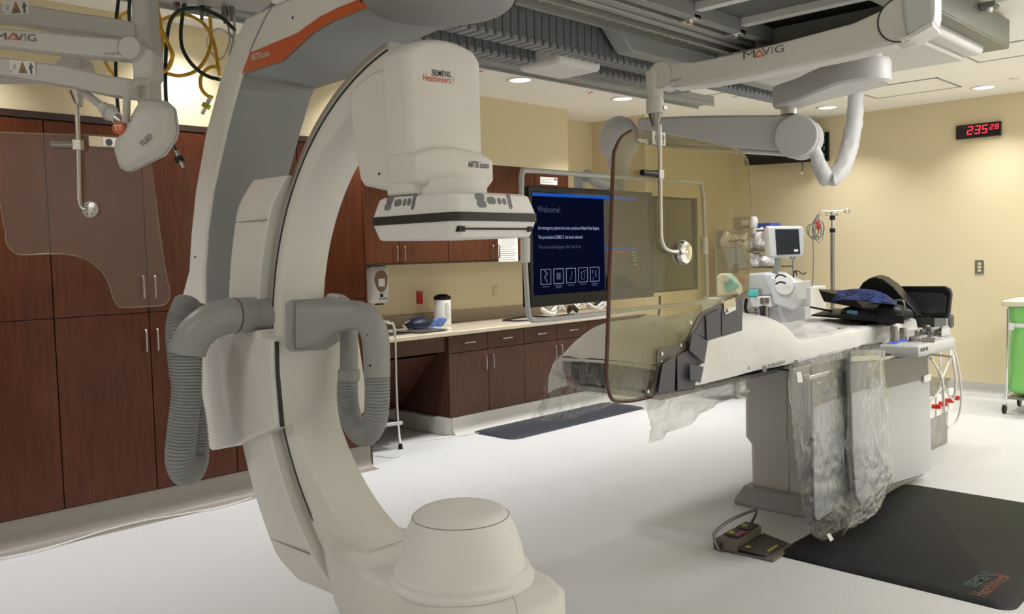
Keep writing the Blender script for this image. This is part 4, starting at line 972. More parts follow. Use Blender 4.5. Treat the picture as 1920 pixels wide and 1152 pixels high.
# cloth sleeve
sl = [at(1604, 172, dep+.15), at(1604, 200, dep+.12), at(1600, 240, dep+.1), at(1590, 285, dep+.05), at(1575, 320, dep), at(1554, 337, dep-.03), at(1540, 318, dep-.03), at(1532, 295, dep-.04), at(1526, 275, dep-.05)]
P_ = smooth_path(sl, 8); rg = []
for k, p in enumerate(P_):
    a = (P_[min(k+1, len(P_)-1)]-P_[max(k-1, 0)]).normalized(); u = RIGHT; u = (u-a*u.dot(a)).normalized(); w_ = a.cross(u); u2 = k/(len(P_)-1)
    r = .048-.012*abs(u2-.0)**1.2+.014*math.sin(PI*u2)
    rg.append([p+u*(r*math.cos(q*PI/8)*(1+noise.noise(V((k*.25, q, 0)))*.22))+w_*(r*.7*math.sin(q*PI/8)*(1+noise.noise(V((k*.25, q, 4)))*.22)) for q in range(16)])
MB().loft(rg).build('cloth_sleeve', 'boomwhite', BM, ang=60)

# ================================================================== monitors
XMn = -3.75
MO = thing('display_monitor', 'large wall-size display showing a navy welcome screen', 'monitor', (XMn, 4.7, 1.2))
tl, tr, bl, br = onx(990, 345, XMn), onx(1224, 363, XMn), onx(1001, 578, XMn), onx(1224, 556, XMn)
y0, y1 = tl.y, tr.y; z0, z1 = (bl.z+br.z)/2, (tl.z+tr.z)/2
MB().box(XMn-.07, XMn, y0, y1, z0, z1).build('bezel', 'black', MO, bevel=.006)
ty0, ty1 = y0+.035, y1-.035; tz0, tz1 = z0+.075, z1-.035; XF = XMn+.0015
MB().box(XMn-.001, XF, ty0, ty1, tz0, tz1).build('screen_glass', mat('screen_black', (.006, .006, .008), .08), MO)
W_ = ty1-ty0; H_ = tz1-tz0
def sc(a, b): return V((XF+.0006, ty0+a*W_, tz0+b*H_))
def srect(a0, a1, b0, b1, m_, nm, k=1): return MB().box(XF+.0004*k, XF+.0004*k+.0003, ty0+a0*W_, ty0+a1*W_, tz0+b0*H_, tz0+b1*H_).build(nm, m_, MO)
srect(0, .565, 0, .955, 'screen', 'welcome_panel')
srect(0, .86, .955, .985, 'scrbar', 'blue_bar', 2)
srect(.566, .57, 0, .95, 'scrdim', 'divider', 2)
text('screen_text', 'Welcome!', .058, sc(.035, .80)+V((.001, 0, 0)), (0, 1, 0), UPV, 'scrdim', MO, depth=.0002, sx=.9)
for s_, b_, q in (('An emergency patient has been positioned ', .635, 'Head First Supine'), ('The procedure ', .545, 'CARD 2'), ('This screen will disappear after first X-ray', .45, '')):
    o_ = sc(.035, b_)+V((.001, 0, 0)); tx = text('screen_text', s_, .031, o_, (0, 1, 0), UPV, 'scrlit' if q else 'scrdim', MO, depth=.0002, sx=.80)
    if q:
        yy = max(v.co.y for v in tx.data.vertices)+ORG[MO.name].y+.006
        text('screen_text', q, .031, V((o_.x, yy, o_.z)), (0, 1, 0), UPV, 'scrlit', MO, bold=.012, depth=.0002, sx=.85)
        if q == 'CARD 2':
            text('screen_text', ' has been selected', .031, V((o_.x, yy+.10, o_.z)), (0, 1, 0), UPV, 'scrlit', MO, depth=.0002, sx=.80)
for k in range(5):
    a0 = .048+k*.098; b = MB()
    for q in ((a0, a0+.078, .245, .25), (a0, a0+.078, .10, .105), (a0, a0+.003, .10, .25), (a0+.075, a0+.078, .10, .25)): b.box(XF+.001, XF+.0014, ty0+q[0]*W_, ty0+q[1]*W_, tz0+q[2]*H_, tz0+q[3]*H_)
    f = b.build('icon_frame', 'scrlit', MO); g = MB()
    cc = sc(a0+.039, .175)
    if k == 0: g.tube([cc+V((.0012, -.015, .04)), cc+V((.0012, .012, .02)), cc+V((.0012, -.01, 0)), cc+V((.0012, .012, -.035))], .006, n=6)
    elif k == 1: g.box(cc.x+.0004, cc.x+.0008, cc.y-.02, cc.y+.02, cc.z-.022, cc.z+.022)
    elif k == 2: g.tube([cc+V((.0012, .008, .03)), cc+V((.0012, .006, 0)), cc+V((.0012, -.012, -.03))], .003, n=6)
    elif k == 3: g.tube([cc+V((.0012, -.03, .015)), cc+V((.0012, .03, .03))], .003, n=6).tube([cc+V((.0012, -.012, .015)), cc+V((.0012, -.018, -.025)), cc+V((.0012, .012, -.025)), cc+V((.0012, .015, .02))], .0025, n=6)
    else: g.box(cc.x+.0004, cc.x+.0008, cc.y+.005, cc.y+.018, cc.z-.02, cc.z+.025).box(cc.x+.0004, cc.x+.0008, cc.y-.028, cc.y-.015, cc.z+.005, cc.z+.03).box(cc.x+.0004, cc.x+.0008, cc.y-.02, cc.y-.012, cc.z-.04, cc.z-.015)
    g.build('icon', 'scrdim', f)
    srect(a0+.01, a0+.066, .075, .084, 'scrdim', 'caption', 3)
    if k in (1, 4): srect(a0+.015, a0+.06, .058, .066, 'scrdim', 'caption', 3)
srect(.58, .86, .425, .445, 'scrbar', 'blue_bar'); srect(.59, .80, .392, .408, 'scrred', 'red_bar')
for k, (a, c, m_) in enumerate(((.82, .39, 'scrlit'), (.82, .355, 'scrgreen'), (.835, .325, 'scrgreen'), (.83, .295, 'scrlit'), (.60, .32, 'scrgreen'), (.60, .285, 'scrgreen'), (.60, .22, 'scrgreen'), (.83, .25, 'scrgreen'), (.845, .2, 'scrred'), (.92, .86, 'scrdim'), (.92, .80, 'scrdim'), (.93, .7, 'scrdim'), (.93, .3, 'scrdim'), (.91, .2, 'scrdim'), (.91, .12, 'scrdim'), (.62, .06, 'scrdim'))):
    srect(a, a+.022+.008*(k % 3), c, c+.012, m_, 'readout')
MB().box(XF, XF+.001, y0+.62*(y1-y0)-.006, y0+.62*(y1-y0)+.006, z1-.022, z1-.006).build('sensor', 'ivory', MO)
MB().box(XMn-.14, XMn-.07, y0+.3, y1-.3, z0+.15, z1-.2).build('rear_housing', 'black', MO, bevel=.01)
t = thing('display_monitor', 'dark switched-off display right of the lit welcome screen', 'monitor', (XMn, 5.6, 1.2))
a, c = onx(1226, 364, XMn-.02), onx(1308, 372, XMn-.02); d_ = onx(1308, 543, XMn-.02)
MB().box(XMn-.09, XMn-.02, y1+.01, c.y, d_.z, c.z).build('bezel', 'black', t, bevel=.006)
MB().box(XMn-.02, XMn-.0185, y1+.02, c.y-.02, d_.z+.02, c.z-.02).build('screen_glass', 'screenoff', t)
# bumper frame around them
FR = thing('bumper_guard', 'silver tubular guard surrounding the two displays', 'guard', (XMn, 5, 1.15))
X_ = XMn+.03
fr = [onx(*p, X_) for p in ((978, 345), (980, 325), (992, 320), (1100, 328), (1228, 337), (1304, 342), (1315, 350), (1319, 380), (1322, 450), (1325, 545), (1320, 562), (1308, 568), (1220, 577), (1100, 592), (1008, 601), (996, 598), (990, 580), (984, 480), (979, 400))]
MB().tube(fr, .0165, n=12, sm=5, closed=True).build('tube', 'ltgrey', FR)
g0 = onx(985, 445, X_); g1 = onx(985, 493, X_)
MB().cyl(g0, g1, .03, n=16).build('grip', 'white', FR, bevel=.008)
g0 = onx(1320, 445, X_); g1 = onx(1321, 478, X_)
MB().cyl(g0, g1, .03, n=16).build('grip', 'white', FR, bevel=.008)
MB().box(XMn-.16, XMn-.145, y0+.5, y0+.8, z1-.3, z1-.1).box(XMn-.16, XMn-.08, y0+.63, y0+.67, z1-.1, z1+.10).build('mount_bracket', 'ltgrey', FR, bevel=.006)
MB().tube([V((XMn-.06, y0+.65, z1+.1)), bc+V((0, 0, -.40))], .04, n=16, sm=0).build('drop_link', 'ltgrey', FR)
MB().tube([onx(1237, 555, XMn-.05), onx(1237, 575, XMn-.05), onx(1234, 600, XMn-.05)], .009, n=8).build('hanging_cable', 'black', label='short black cable hanging below the switched-off display', cat='cable')
# ================================================================== left group: arms, clear shield, lamp
fh = V((FWD.x, FWD.y, 0)).normalized(); rh = V((RIGHT.x, RIGHT.y, 0)).normalized()
nL = -fh
def lay(dep): return EYE+fh*dep
LP = lay(3.5)
LS = thing('shield_support_arm', 'left cream support arm with red and black lettering and warning sticker', 'support arm', at(265, 150, 3.5))
def lbeam(top, bot, dep, hw, name, m_, parent, bev=.008): return beam(top, bot, lay(dep), nL, hw, name, m_, parent, bev)
post = MB()
# shared vertical post
PT = thing('ceiling_support_post', 'cream vertical ceiling post at the left carrying the support arms', 'post', at(265, 200, 3.62))
q0 = at(262, 200, 3.62); q1 = V((q0.x, q0.y, CZ))
MB().prism([onp(*p, lay(3.57), nL) for p in ((244, -40), (275, -40), (279, 45), (286, 90), (287, 140), (282, 148), (284, 192), (268, 209), (258, 204), (248, 150), (246, 44))], -nL*.12).build('post', 'dimcream', PT, bevel=.012)
MB().cyl(onp(262, -30, lay(3.62), nL), V((q1.x, q1.y, CZ)), .06, n=24).build('ceiling_tube', 'dimcream', PT)
for dz_ in (0, .35):
    pass
LA = thing('shield_support_arm', 'topmost left cream support arm with a warning sticker at the upper left', 'support arm', at(100, 30, 3.5))
lbeam([(-220, -30), (0, 5), (60, 10), (133, 22), (205, 32), (282, 46)], [(-220, 20), (0, 38), (60, 48), (133, 57), (205, 66), (270, 78)], 3.62, .05, 'arm_beam', 'dimcream', LA)
w0 = onp(6, 28, lay(3.568), nL); warning_label(w0, rh, UPV, .105, .056, LA)
lbeam([(-220, 10), (0, 52), (70, 58), (150, 66), (220, 72), (262, 68)], [(-220, 60), (0, 84), (70, 93), (150, 102), (235, 109), (262, 108)], 3.45, .05, 'arm_beam', 'dimcream', LS)
c = onp(242, 89, lay(3.39), nL); dd_ = MB().cyl(c, c-nL*.12, .046, n=32).build('joint_drum', 'dimcream', LS, bevel=.005); MB().lathe(c, [(.043, 0), (.044, .001), (.045, 0)], axis=nL, n=36, cap=False).build('drum_seam', 'railgrey', dd_)
MB().prism([onp(*p, lay(3.41), nL) for p in ((248, 80), (272, 86), (288, 95), (287, 140), (278, 150), (250, 147), (247, 118))], -nL*.1).build('wrist_block', 'dimcream', LS, bevel=.008)
def onl(x, y): return onp(x, y, lay(3.3975), nL)
for ch_, xa, ya, xb, yb in (('M', -8, 74, 12, 74.5), ('V', 29, 75.8, 44, 76.6), ('I', 47, 76.6, 48.3, 76.7), ('G', 52, 77, 67.5, 77.6)):
    textfit('lettering', ch_, onl(xa, ya), onl(xb, yb), .026, UPV, 'txtgrey', LS)
aq = [onl(*p) for p in ((13, 73.5), (23, 61), (25.5, 61), (35, 75), (16, 73.6), (18.3, 72.2), (30, 73), (24.2, 64))]
MB().add(aq[:8], [(0, 1, 2, 7, 5), (0, 5, 4), (2, 3, 6, 7), (3, 4, 5, 6)]).build('lettering', 'txtred', LS)
textfit('lettering', 'portegra2', onl(197, 102.5), onl(222, 103.5), .011, UPV, 'txtgrey', LS)
LB = thing('shield_support_arm', 'lowest left cream support arm holding the clear shield stem and examination lamp', 'support arm', at(100, 130, 3.5))
lbeam([(-220, 70), (0, 107), (60, 115), (110, 121), (200, 141), (250, 148)], [(-220, 130), (0, 139), (60, 149), (130, 161), (200, 177), (245, 182)], 3.55, .05, 'arm_beam', 'dimcream', LB)
w0 = onp(19, 138, lay(3.497), nL); warning_label(w0, (onp(66, 142, lay(3.5), nL)-onp(19, 138, lay(3.5), nL)), UPV, .102, .054, LB)
MB().prism([onp(*p, lay(3.8), nL) for p in ((108, 112), (122, 101), (148, 104), (155, 118), (154, 133), (100, 120))], -nL*.12).build('rear_arm_head', 'dimcream', LB, bevel=.01)
lbeam([(-220, 110), (0, 140), (50, 146)], [(-220, 150), (0, 150), (48, 149)], 3.75, .05, 'rear_arm', 'dimcream', LB)
# stem & shield, left
LX_ = lay(3.78); nS = nL
def onS(x, y): return onp(x, y, LX_, nS)
CS = thing('clear_shield', 'large clear acrylic shield hanging in front of the cherry cabinets', 'radiation shield', onS(160, 580))
cb_ = MB(); c1 = onS(144, 171); c2 = onS(149, 200); n_ = 18; rg = []
for p, r in ((c1, .032), (c2, .014)): rg.append([p+V(((r if k % 2 else r*.85)*math.cos(2*PI*k/n_), (r if k % 2 else r*.85)*math.sin(2*PI*k/n_), 0)) for k in range(n_)])
cb_.loft(rg).build('fluted_cone', 'steel', CS)
MB().tube([p+nS*.02 for p in (onS(149, 196), onS(151, 280), onS(152, 360), onS(153, 378), onS(158, 390), onS(166, 393))], .0095, n=12).build('stem', 'steel', CS)
h = onS(151, 273)+nS*.02; MB().obox(h, rh, UPV, nS, .018, .022, .016).build('handle_clamp', 'steel', CS, bevel=.002)
MB().cyl(h-rh*.018, h-rh*.115+V((0, 0, .004)), .013, n=18).build('grip', 'steeldk', CS, bevel=.003)
cdisc = onS(171, 393)+nS*.008
dsc = MB().lathe(cdisc, [(.036, 0), (.036, .006), (.033, .008)], axis=nS, n=36).build('clamp_disc', 'steel', CS)
b = MB()
for k in range(6): q = cdisc+nS*.0085+rh*(.022*math.cos(k*PI/3))+UPV*(.022*math.sin(k*PI/3)); b.cyl(q, q+nS*.0006, .003, n=8)
b.build('disc_holes', 'dark', dsc)
so = [(-130, 252), (-60, 248), (0, 248), (80, 251), (215, 256), (262, 268), (281, 300), (290, 360), (298, 425), (309, 500), (318, 545), (318, 560), (311, 569), (300, 573), (232, 577), (219, 571), (211, 555), (203, 530), (190, 508), (172, 493), (150, 482), (122, 477), (90, 476), (40, 478), (22, 470), (12, 455), (10, 430), (8, 425), (0, 380), (-20, 360), (-130, 330)]
MB().prism([onS(*p)-nS*.004 for p in so], nS*.008).build('acrylic_pane', 'acrylic', CS)
MB().tube([onS(*p) for p in so[2:]][:27], .0028, n=6, sm=3).build('pane_edge', 'glassedge', CS)
# examination lamp
LE = thing('examination_lamp', 'cream examination lamp head with orange hub hanging from curved yoke', 'lamp', at(275, 300, 3.3))
def onE(x, y, d_=3.3): return onp(x, y, lay(d_), nL)
hd = [(272, 185), (312, 190), (325, 202), (330, 243), (326, 260), (305, 290), (238, 322), (226, 315), (217, 285), (219, 270), (242, 237), (262, 200)]
f1 = [onE(*p) for p in hd]; cc = sum(f1, V())/len(f1)
yc_ = .0
rings = [[p+(cc-p)*.10-nL*.055 for p in f1], [p-nL*.035 for p in f1], [p+nL*.01 for p in f1], [p+(cc-p)*.10+nL*.04 for p in f1], [p+(cc-p)*.38+nL*.058+rh*.0 for p in f1], [p+(cc-p)*.55+nL*.062 for p in f1]]
MB().loft(rings).build('lamp_head', 'dimcream', LE, bevel=.008, seg=3, ang=50)
bnd = [[p+(cc-p)*.02+nL*.0185, p-(cc-p)*.012+nL*.012, p-(cc-p)*.012+nL*.004, p+(cc-p)*.02+nL*.003] for p in f1]
MB().loft([[p-(cc-p)*.012-nL*.012, p-(cc-p)*.012-nL*.008, p+(cc-p)*.03-nL*.008, p+(cc-p)*.03-nL*.012] for p in (f1+[f1[0]])]).build('head_seam', 'railgrey', LE)
for k, (x, y) in enumerate(((255, 231), (261, 224), (267, 216), (273, 208))):
    q = onE(x, y)+nL*.045; MB().cyl(q, q+nL*.006, .007, n=14).build('button', 'txtgrey' if k != 1 else 'txtred', LE)
hub = onE(235, 244)+nL*.06; MB().cyl(hub, hub-nL*.07, .024, n=28).build('yoke_hub', 'orange', LE, label='orange hub', bevel=.003)
MB().box(0, 0, 0, 0, 0, 0)
b = MB()
for sx_ in (-.010, .004): b.obox(hub+nL*.001+rh*(sx_+.003), rh, UPV, nL, .0018, .009, .0006)
b.obox(hub+nL*.001+UPV*.008, rh, UPV, nL, .014, .0018, .0006).build('hub_symbol', 'txtwhite', LE)
MB().tube([onE(276, 152, 3.42), onE(255, 154, 3.38), onE(242, 165, 3.35), onE(238, 185, 3.33), onE(237, 215, 3.31), onE(236, 240, 3.30)], .014, n=14, flat=1.0).build('yoke', 'dimcream', LE)
MB().cyl(onE(252, 244), onE(236, 243), .022, n=18).build('yoke_pivot', 'dimcream', LE)
text('lettering', 'YLED', .030, onE(281, 280)+nL*.068, (onE(304, 258)-onE(281, 278)), UPV+rh*.8*-1, 'txtgrey', LE, sx=.8)
# camera-like joint arm from the lowest beam to the yoke
LJ = thing('joint_arm', 'slanted white cable arm between the lowest support arm and the lamp', 'arm', onE(190, 200, 3.5))
ja, jb = onE(150, 168, 3.62), onE(228, 228, 3.50)
MB().cyl(ja, ja.lerp(jb, .6), .016, n=18).build('arm_tube', 'dimcream', LJ)
MB().cyl(ja.lerp(jb, .55), ja.lerp(jb, .9), .024, n=20).build('arm_collar', 'white', LJ, bevel=.004)
MB().cyl(ja.lerp(jb, .9), jb, .020, .010, n=20).build('arm_tip', 'steel', LJ)
MB().cyl(ja.lerp(jb, .70), ja.lerp(jb, .74), .034, n=20).build('arm_flange', 'dimcream', LJ)

# ------------------------------------------------------------------ gas supply panel with hoses
GP = thing('gas_outlet_panel', 'grey ceiling gas outlet panel with metal hose couplings', 'gas panel', at(380, 15, 4.0))
Zg = onp(440, 5, lay(4.0), nL).z
ga = [onz(*p, Zg+.0) for p in ((260, -60), (500, 18), (486, 22), (452, 25), (330, -8), (230, -60))]
g1_ = onz(330, -6, Zg); g2_ = onz(478, 14, Zg); g3_ = onz(458, 26, Zg); g4_ = onz(300, -12, Zg)
gv = (g2_-g1_).normalized(); gw = V((-gv.y, gv.x, 0)); gl = (g2_-g1_).length
cg = (g1_+g2_)/2+gw*.0
MB().obox(cg-gv*.25+V((0, 0, .035)), gv, gw, UPV, gl/2+.3, .10, .03).build('panel_body', 'ltgrey', GP, bevel=.006)
MB().obox(cg-gv*.25+V((0, 0, .2)), gv, gw, UPV, gl/2+.25, .06, .14).build('ceiling_mount', 'greyliner', GP, bevel=.01)
def coupling(x, y, dep, k=1.0):
    p = at(x, y, dep); o = MB().cyl(p+V((0, 0, .05*k)), p+V((0, 0, 0)), .012*k, .016*k, n=14).cyl(p, p-V((0, 0, .035*k)), .010*k, .008*k, n=14).build('coupling', 'steeldk', GP)
    MB().obox(p+V((0, 0, .062*k)), gv, gw, UPV, .03, .03, .008).build('socket_plate', 'white', GP)
for x, y in ((332, 12), (346, 6), (378, 22), (390, 16), (422, 30), (435, 26)): coupling(x, y, 4.0)
def gas(px_, dep, m_, lb, r=.0085, end=None):
    t = thing('gas_hose', lb, 'hose', at(*px_[-1], dep), 'gas hoses')
    pts = [at(x, y, dep+.03*math.sin(k*1.3)) for k, (x, y) in enumerate(px_)]
    MB().tube(pts, r, n=10, sm=8).build('hose', m_, t)
    if end:
        p = at(*end[0], dep); d_ = (at(*end[1], dep)-p).normalized()
        MB().cyl(p, p+d_*.03, .010, n=12).build('ferrule', 'steel', t)
        MB().cyl(p+d_*.03, p+d_*.052, .020, n=16).build('knurled_ring', end[2], t)
        MB().cyl(p+d_*.052, p+d_*.085, .009, n=12).build('nozzle', 'chrome', t)
gas([(294, 3), (296, 19), (300.5, 43), (303.6, 71), (302, 102), (297.5, 130), (298, 136)], 3.9, 'yellow', 'yellow gas hose hanging nearly straight right beside the post', end=((299, 134), (290, 148), 'lime'))
gas([(282, 18), (293, 31), (302, 53), (313, 77), (322, 99), (322, 114), (314.5, 130), (302, 136)], 3.84, 'yellow', 'yellow gas hose slanting right from the post and curling back to its fitting')
gas([(284, 90), (299, 82), (314.5, 87), (324, 102), (317.6, 121), (307, 133)], 3.95, 'yellow', 'yellow gas hose forming the small closed loop by the post')
gas([(394, 28), (395.5, 62), (395, 84), (385.6, 111), (367, 133), (339, 142), (317.6, 139), (306, 135)], 4.0, 'yellow', 'long yellow gas hose sweeping down below the coupling row')
gas([(284, 54), (288, 49.5), (305, 37), (333, 28), (355, 29), (376, 40), (386, 50), (395.5, 65), (402.7, 87), (409, 124), (412, 140)], 4.05, 'yellow', 'yellow gas hose arching wide from the post then dropping by the stand')
gas([(412, 127), (398, 125), (382.5, 134.6), (376, 148.5), (378, 167), (389, 179.5), (398, 182.5)], 4.1, 'yellow', 'short yellow gas hose loop ending in yellow fitting by the stand', end=((394, 184), (386, 200), 'lime'))
gas([(222, -25), (222, 0), (218, 40), (217, 120), (219, 180), (225, 230), (227, 250)], 4.2, 'greenhose', 'dark green gas hose hanging straight left of the post')
gas([(243, -25), (243, 0), (242, 25), (243, 42)], 4.2, 'greenhose', 'short dark green gas hose stub left of the post')
gas([(276, -25), (276, 0), (280, 30), (281, 45)], 4.2, 'greenhose', 'short dark green gas hose stub right of the post')
gas([(232, 50), (222, 62), (210, 80), (195, 102), (200, 122), (215, 142)], 4.3, 'yellow', 'yellow gas hose bulging out left of the dark green hose')
gas([(232, 42), (225, 36), (228, 28), (240, 22)], 4.3, 'yellow', 'short yellow gas hose arc high left of the post')
gas([(440, 56), (416.6, 34), (385.6, 18.6), (361, 15), (336, 20), (320.7, 37), (314.5, 62), (311, 102), (310, 145), (311, 182.6), (315, 235), (324, 268), (331, 285)], 3.9, 'greenhose', 'dark green gas hose arching over and hanging behind the lamp', end=((330, 283), (338, 302), 'greenhose'))
gas([(344, 9), (342, 31), (339, 62), (342, 90), (355, 114.5), (373, 133), (392, 144), (412, 149)], 3.95, 'greenhose', 'dark green gas hose curving down to the gantry stand')
gas([(431, 72), (429, 65), (416.6, 56), (404, 56), (392, 68), (389, 83.5), (398, 102), (412, 111), (423, 102), (430, 83.5), (434, 66)], 4.1, 'whitehose', 'white coiled gas hose beside the gantry stand', r=.006)
gas([(378, 24), (380, 34), (378, 40), (382, 46)], 4.05, 'steeldk', 'short metal chain hanging from the second coupling', r=.004)
gas([(422, 36), (428, 50), (430, 62), (436, 70)], 4.05, 'steeldk', 'short metal chain hanging from the third coupling', r=.004)
gas([(438, 30), (440, 50), (437, 80), (430, 104)], 4.02, 'ltgrey', 'pale grey thin hose beside the white coil', r=.006)
# ================================================================== patient table
PTb = thing('patient_table', 'long patient table on grey pedestal', 'table', (-2.45, 5.3, 0))
X0, X1, Y0, Y1 = -2.96, -2.34, 3.42, 6.62
MB().box(X0+.04, X1-.02, Y0+.04, 6.9, .885, .925).build('table_top', 'black', PTb, bevel=.012)
MB().box(X0+.02, X1-.01, Y0, Y1, .90, 1.02).build('mattress', mat('charcoal_mattress', (.045, .05, .052), .45, bump=(8, .3, .02)), PTb, bevel=.025, seg=3)
MB().box(X0-.02, X0+.01, 4.6, 6.9, .885, .91).box(X1, X1+.03, 4.6, 6.7, .885, .91).build('side_rail', 'steel', PTb, bevel=.003)
MB().box(X0+.06, X1-.04, Y0+.02, 4.6, .86, .885).build('underframe', 'midgrey', PTb)
# pedestal: wide upper body over narrower lower body
PXa, PXb, PYa, PYb = -2.74, -2.13, 4.84, 6.05
def pr(x0, x1, y0, y1, z, r=.05, n=4):
    pts = []
    for cx, cy, a0 in ((x1-r, y1-r, 0), (x0+r, y1-r, 90), (x0+r, y0+r, 180), (x1-r, y0+r, 270)):
        for k in range(n+1): a = math.radians(a0+90*k/n); pts.append(V((cx+r*math.cos(a), cy+r*math.sin(a), z)))
    return pts
MB().loft([pr(PXa+.028, PXb-.028, PYa+.028, PYb-.028, .09), pr(PXa+.025, PXb-.025, PYa+.025, PYb-.025, .35), pr(PXa, PXb, PYa, PYb, .40), pr(PXa, PXb, PYa, PYb, .84)]).build('pedestal', mat('pedestal_grey', (.60, .585, .56), .42), PTb, bevel=.006)
MB().box(-2.447, -2.443, PYa-.002, PYa+.01, .40, .84).box(-2.447, -2.443, PYa+.024, PYa+.03, .09, .36).build('pedestal_seam', 'railgrey', PTb)
MB().box(PXa+.03, PXb-.03, PYa+.02, PYb-.02, .84, .90).build('lift_head', 'midgrey', PTb, bevel=.01)
MB().loft([pr(-2.76, -2.1, 4.72, 6.2, 0, .06), pr(-2.76, -2.1, 4.72, 6.2, .022, .06), pr(-2.725, -2.13, 4.79, 6.1, .10, .05)]).build('floor_plate', 'greyplastic', PTb, bevel=.005)
q = ony(1478, 918, PYa+.022); MB().cyl(q, q+V((0, .01, 0)), .004, n=8).build('screw', 'dark', PTb)
# white drape on the table
ZT = 1.035
def drape(u, v):
    # u across from far edge over the top to the near hem, v along the table
    y = 3.40+v*3.22
    hang = .115+.02*noise.noise(V((0, y*1.7, 3)))
    wd = X1+.012-(X0-.012); L = hang*2+wd; s = u*L
    if s < hang: x = X0-.012-.012*(1-s/hang); z = ZT-hang+s
    elif s < hang+wd: x = X0-.012+(s-hang); z = ZT
    else: x = X1+.012+.02*((s-hang-wd)/hang); z = ZT-(s-hang-wd)
    e = min(abs(s-hang), abs(s-hang-wd))
    if e < .04: z -= (.04-e)*.25
    f = noise.noise(V((x*5, y*1.8, 0)))*.016+noise.noise(V((x*9+y*5, y*3-x*4, 7)))*.010
    if hang < s < hang+wd: z += f+abs(noise.noise(V((x*7+y*2.2, y*2.5, 11))))*.012
    else: x += f*1.5*(1 if s > hang else -1)
    # raised cover over the head support
    if y < 4.75:
        k = max(0, 1-abs(2*(y-3.40)/1.35-1)**5)**.55; cx = (x-(X0+X1)/2)/((X1-X0)/2+.014)
        z += .18*k*max(0, 1-abs(cx)**5)**.6*(.0 if s < hang or s > hang+wd else 1)
    return V((x, y, z))
DR = thing('table_drape', 'wrinkled white drape covering the patient table with a printed hem', 'drape', (-2.65, 5, .9))
MB().grid(drape, 90, 200).build('cloth', 'sheet', DR, ang=80)
b = sheet([V((X0-.01, 3.395, ZT-.005)), V((-2.65, 3.39, ZT+.002)), V((X1+.01, 3.395, ZT-.005))], [V((X0-.01, 3.385, ZT-.02)), V((-2.65, 3.38, ZT-.012)), V((X1+.01, 3.385, ZT-.025))], 40, 4, (0, 1, 0), .004, 6)
b.build('end_fold', 'sheet', DR)
c_ = [onp(*p, V((X0-.03, 3.36, 1)), V((.35, -.93, 0)).normalized()) for p in ((1053, 666), (1056, 700), (1064, 724), (1050, 727), (1036, 732), (1027, 738), (1029, 705), (1038, 680))]
MB().prism(c_, (0, .004, 0)).build('corner_fold', 'sheet', DR)
ho = lambda x, y: onx(x, y, X1+.055)
hd_ = lambda px_, m_, nm: MB().prism([ho(*p) for p in px_], (.001, 0, 0)).build(nm, m_, DR)
hd_([(1429, 687), (1437, 685), (1438, 697), (1430, 698)], 'railgrey', 'hem_print'); hd_([(1489, 676), (1496, 675), (1496, 685), (1489, 686)], 'railgrey', 'hem_print')
for k in range(16): hd_([(1440+k*2, 690-k*.55), (1441.2+k*2, 689.6-k*.55), (1441.2+k*2, 682-k*.55+(k*7 % 5)), (1440+k*2, 683-k*.55+(k*5 % 4))], 'railgrey', 'hem_print')
text('hem_print', 'A2', .028, ho(1402, 694), (0, 1, 0), UPV, 'railgrey', DR, sx=.8)
# clear plastic hanging at the head end and below the near side
PS = thing('plastic_sheet', 'clear plastic sheet hanging from the head end of the table', 'plastic sheet', (-3.0, 3.4, .7))
yy_ = 3.36
sheet([ony(1035, 690, yy_), ony(1080, 720, yy_), ony(1140, 735, yy_), ony(1200, 740, yy_-.0)], [ony(995, 786, 3.30), ony(1050, 790, 3.28), ony(1110, 772, 3.34), ony(1165, 752, 3.36)], 60, 24, (0, 1, 0), .05, 6, 2).build('sheet_fall', 'film', PS, ang=80)
sheet([ony(1040, 665, 3.37), ony(1100, 676, 3.37), ony(1180, 684, 3.37), ony(1240, 690, 3.37)], [ony(1036, 702, 3.35), ony(1090, 735, 3.34), ony(1150, 742, 3.35), ony(1225, 735, 3.36)], 50, 16, (0, 1, 0), .02, 5, 6).build('end_cover', 'film', PS, ang=80)
P2 = thing('plastic_sheet', 'milky plastic sheet hanging below the near side of the table by the shield', 'plastic sheet', (-2.3, 4, .6))
sheet([onx(1210, 738, -2.33), onx(1270, 728, -2.33), onx(1340, 715, -2.33), onx(1405, 703, -2.33)], [onx(1220, 832, -2.36), onx(1270, 806, -2.36), onx(1345, 762, -2.36), onx(1400, 733, -2.36)], 60, 24, (1, 0, 0), .04, 7, 9).build('sheet_fall', 'filmmilk', P2, ang=80)
sheet([onx(1150, 745, -2.6), onx(1200, 744, -2.6), onx(1260, 735, -2.6)], [onx(1160, 760, -2.6), onx(1210, 770, -2.6), onx(1240, 765, -2.6)], 30, 8, (1, 0, 0), .02, 7, 12).build('sheet_fold', 'film', P2, ang=80)

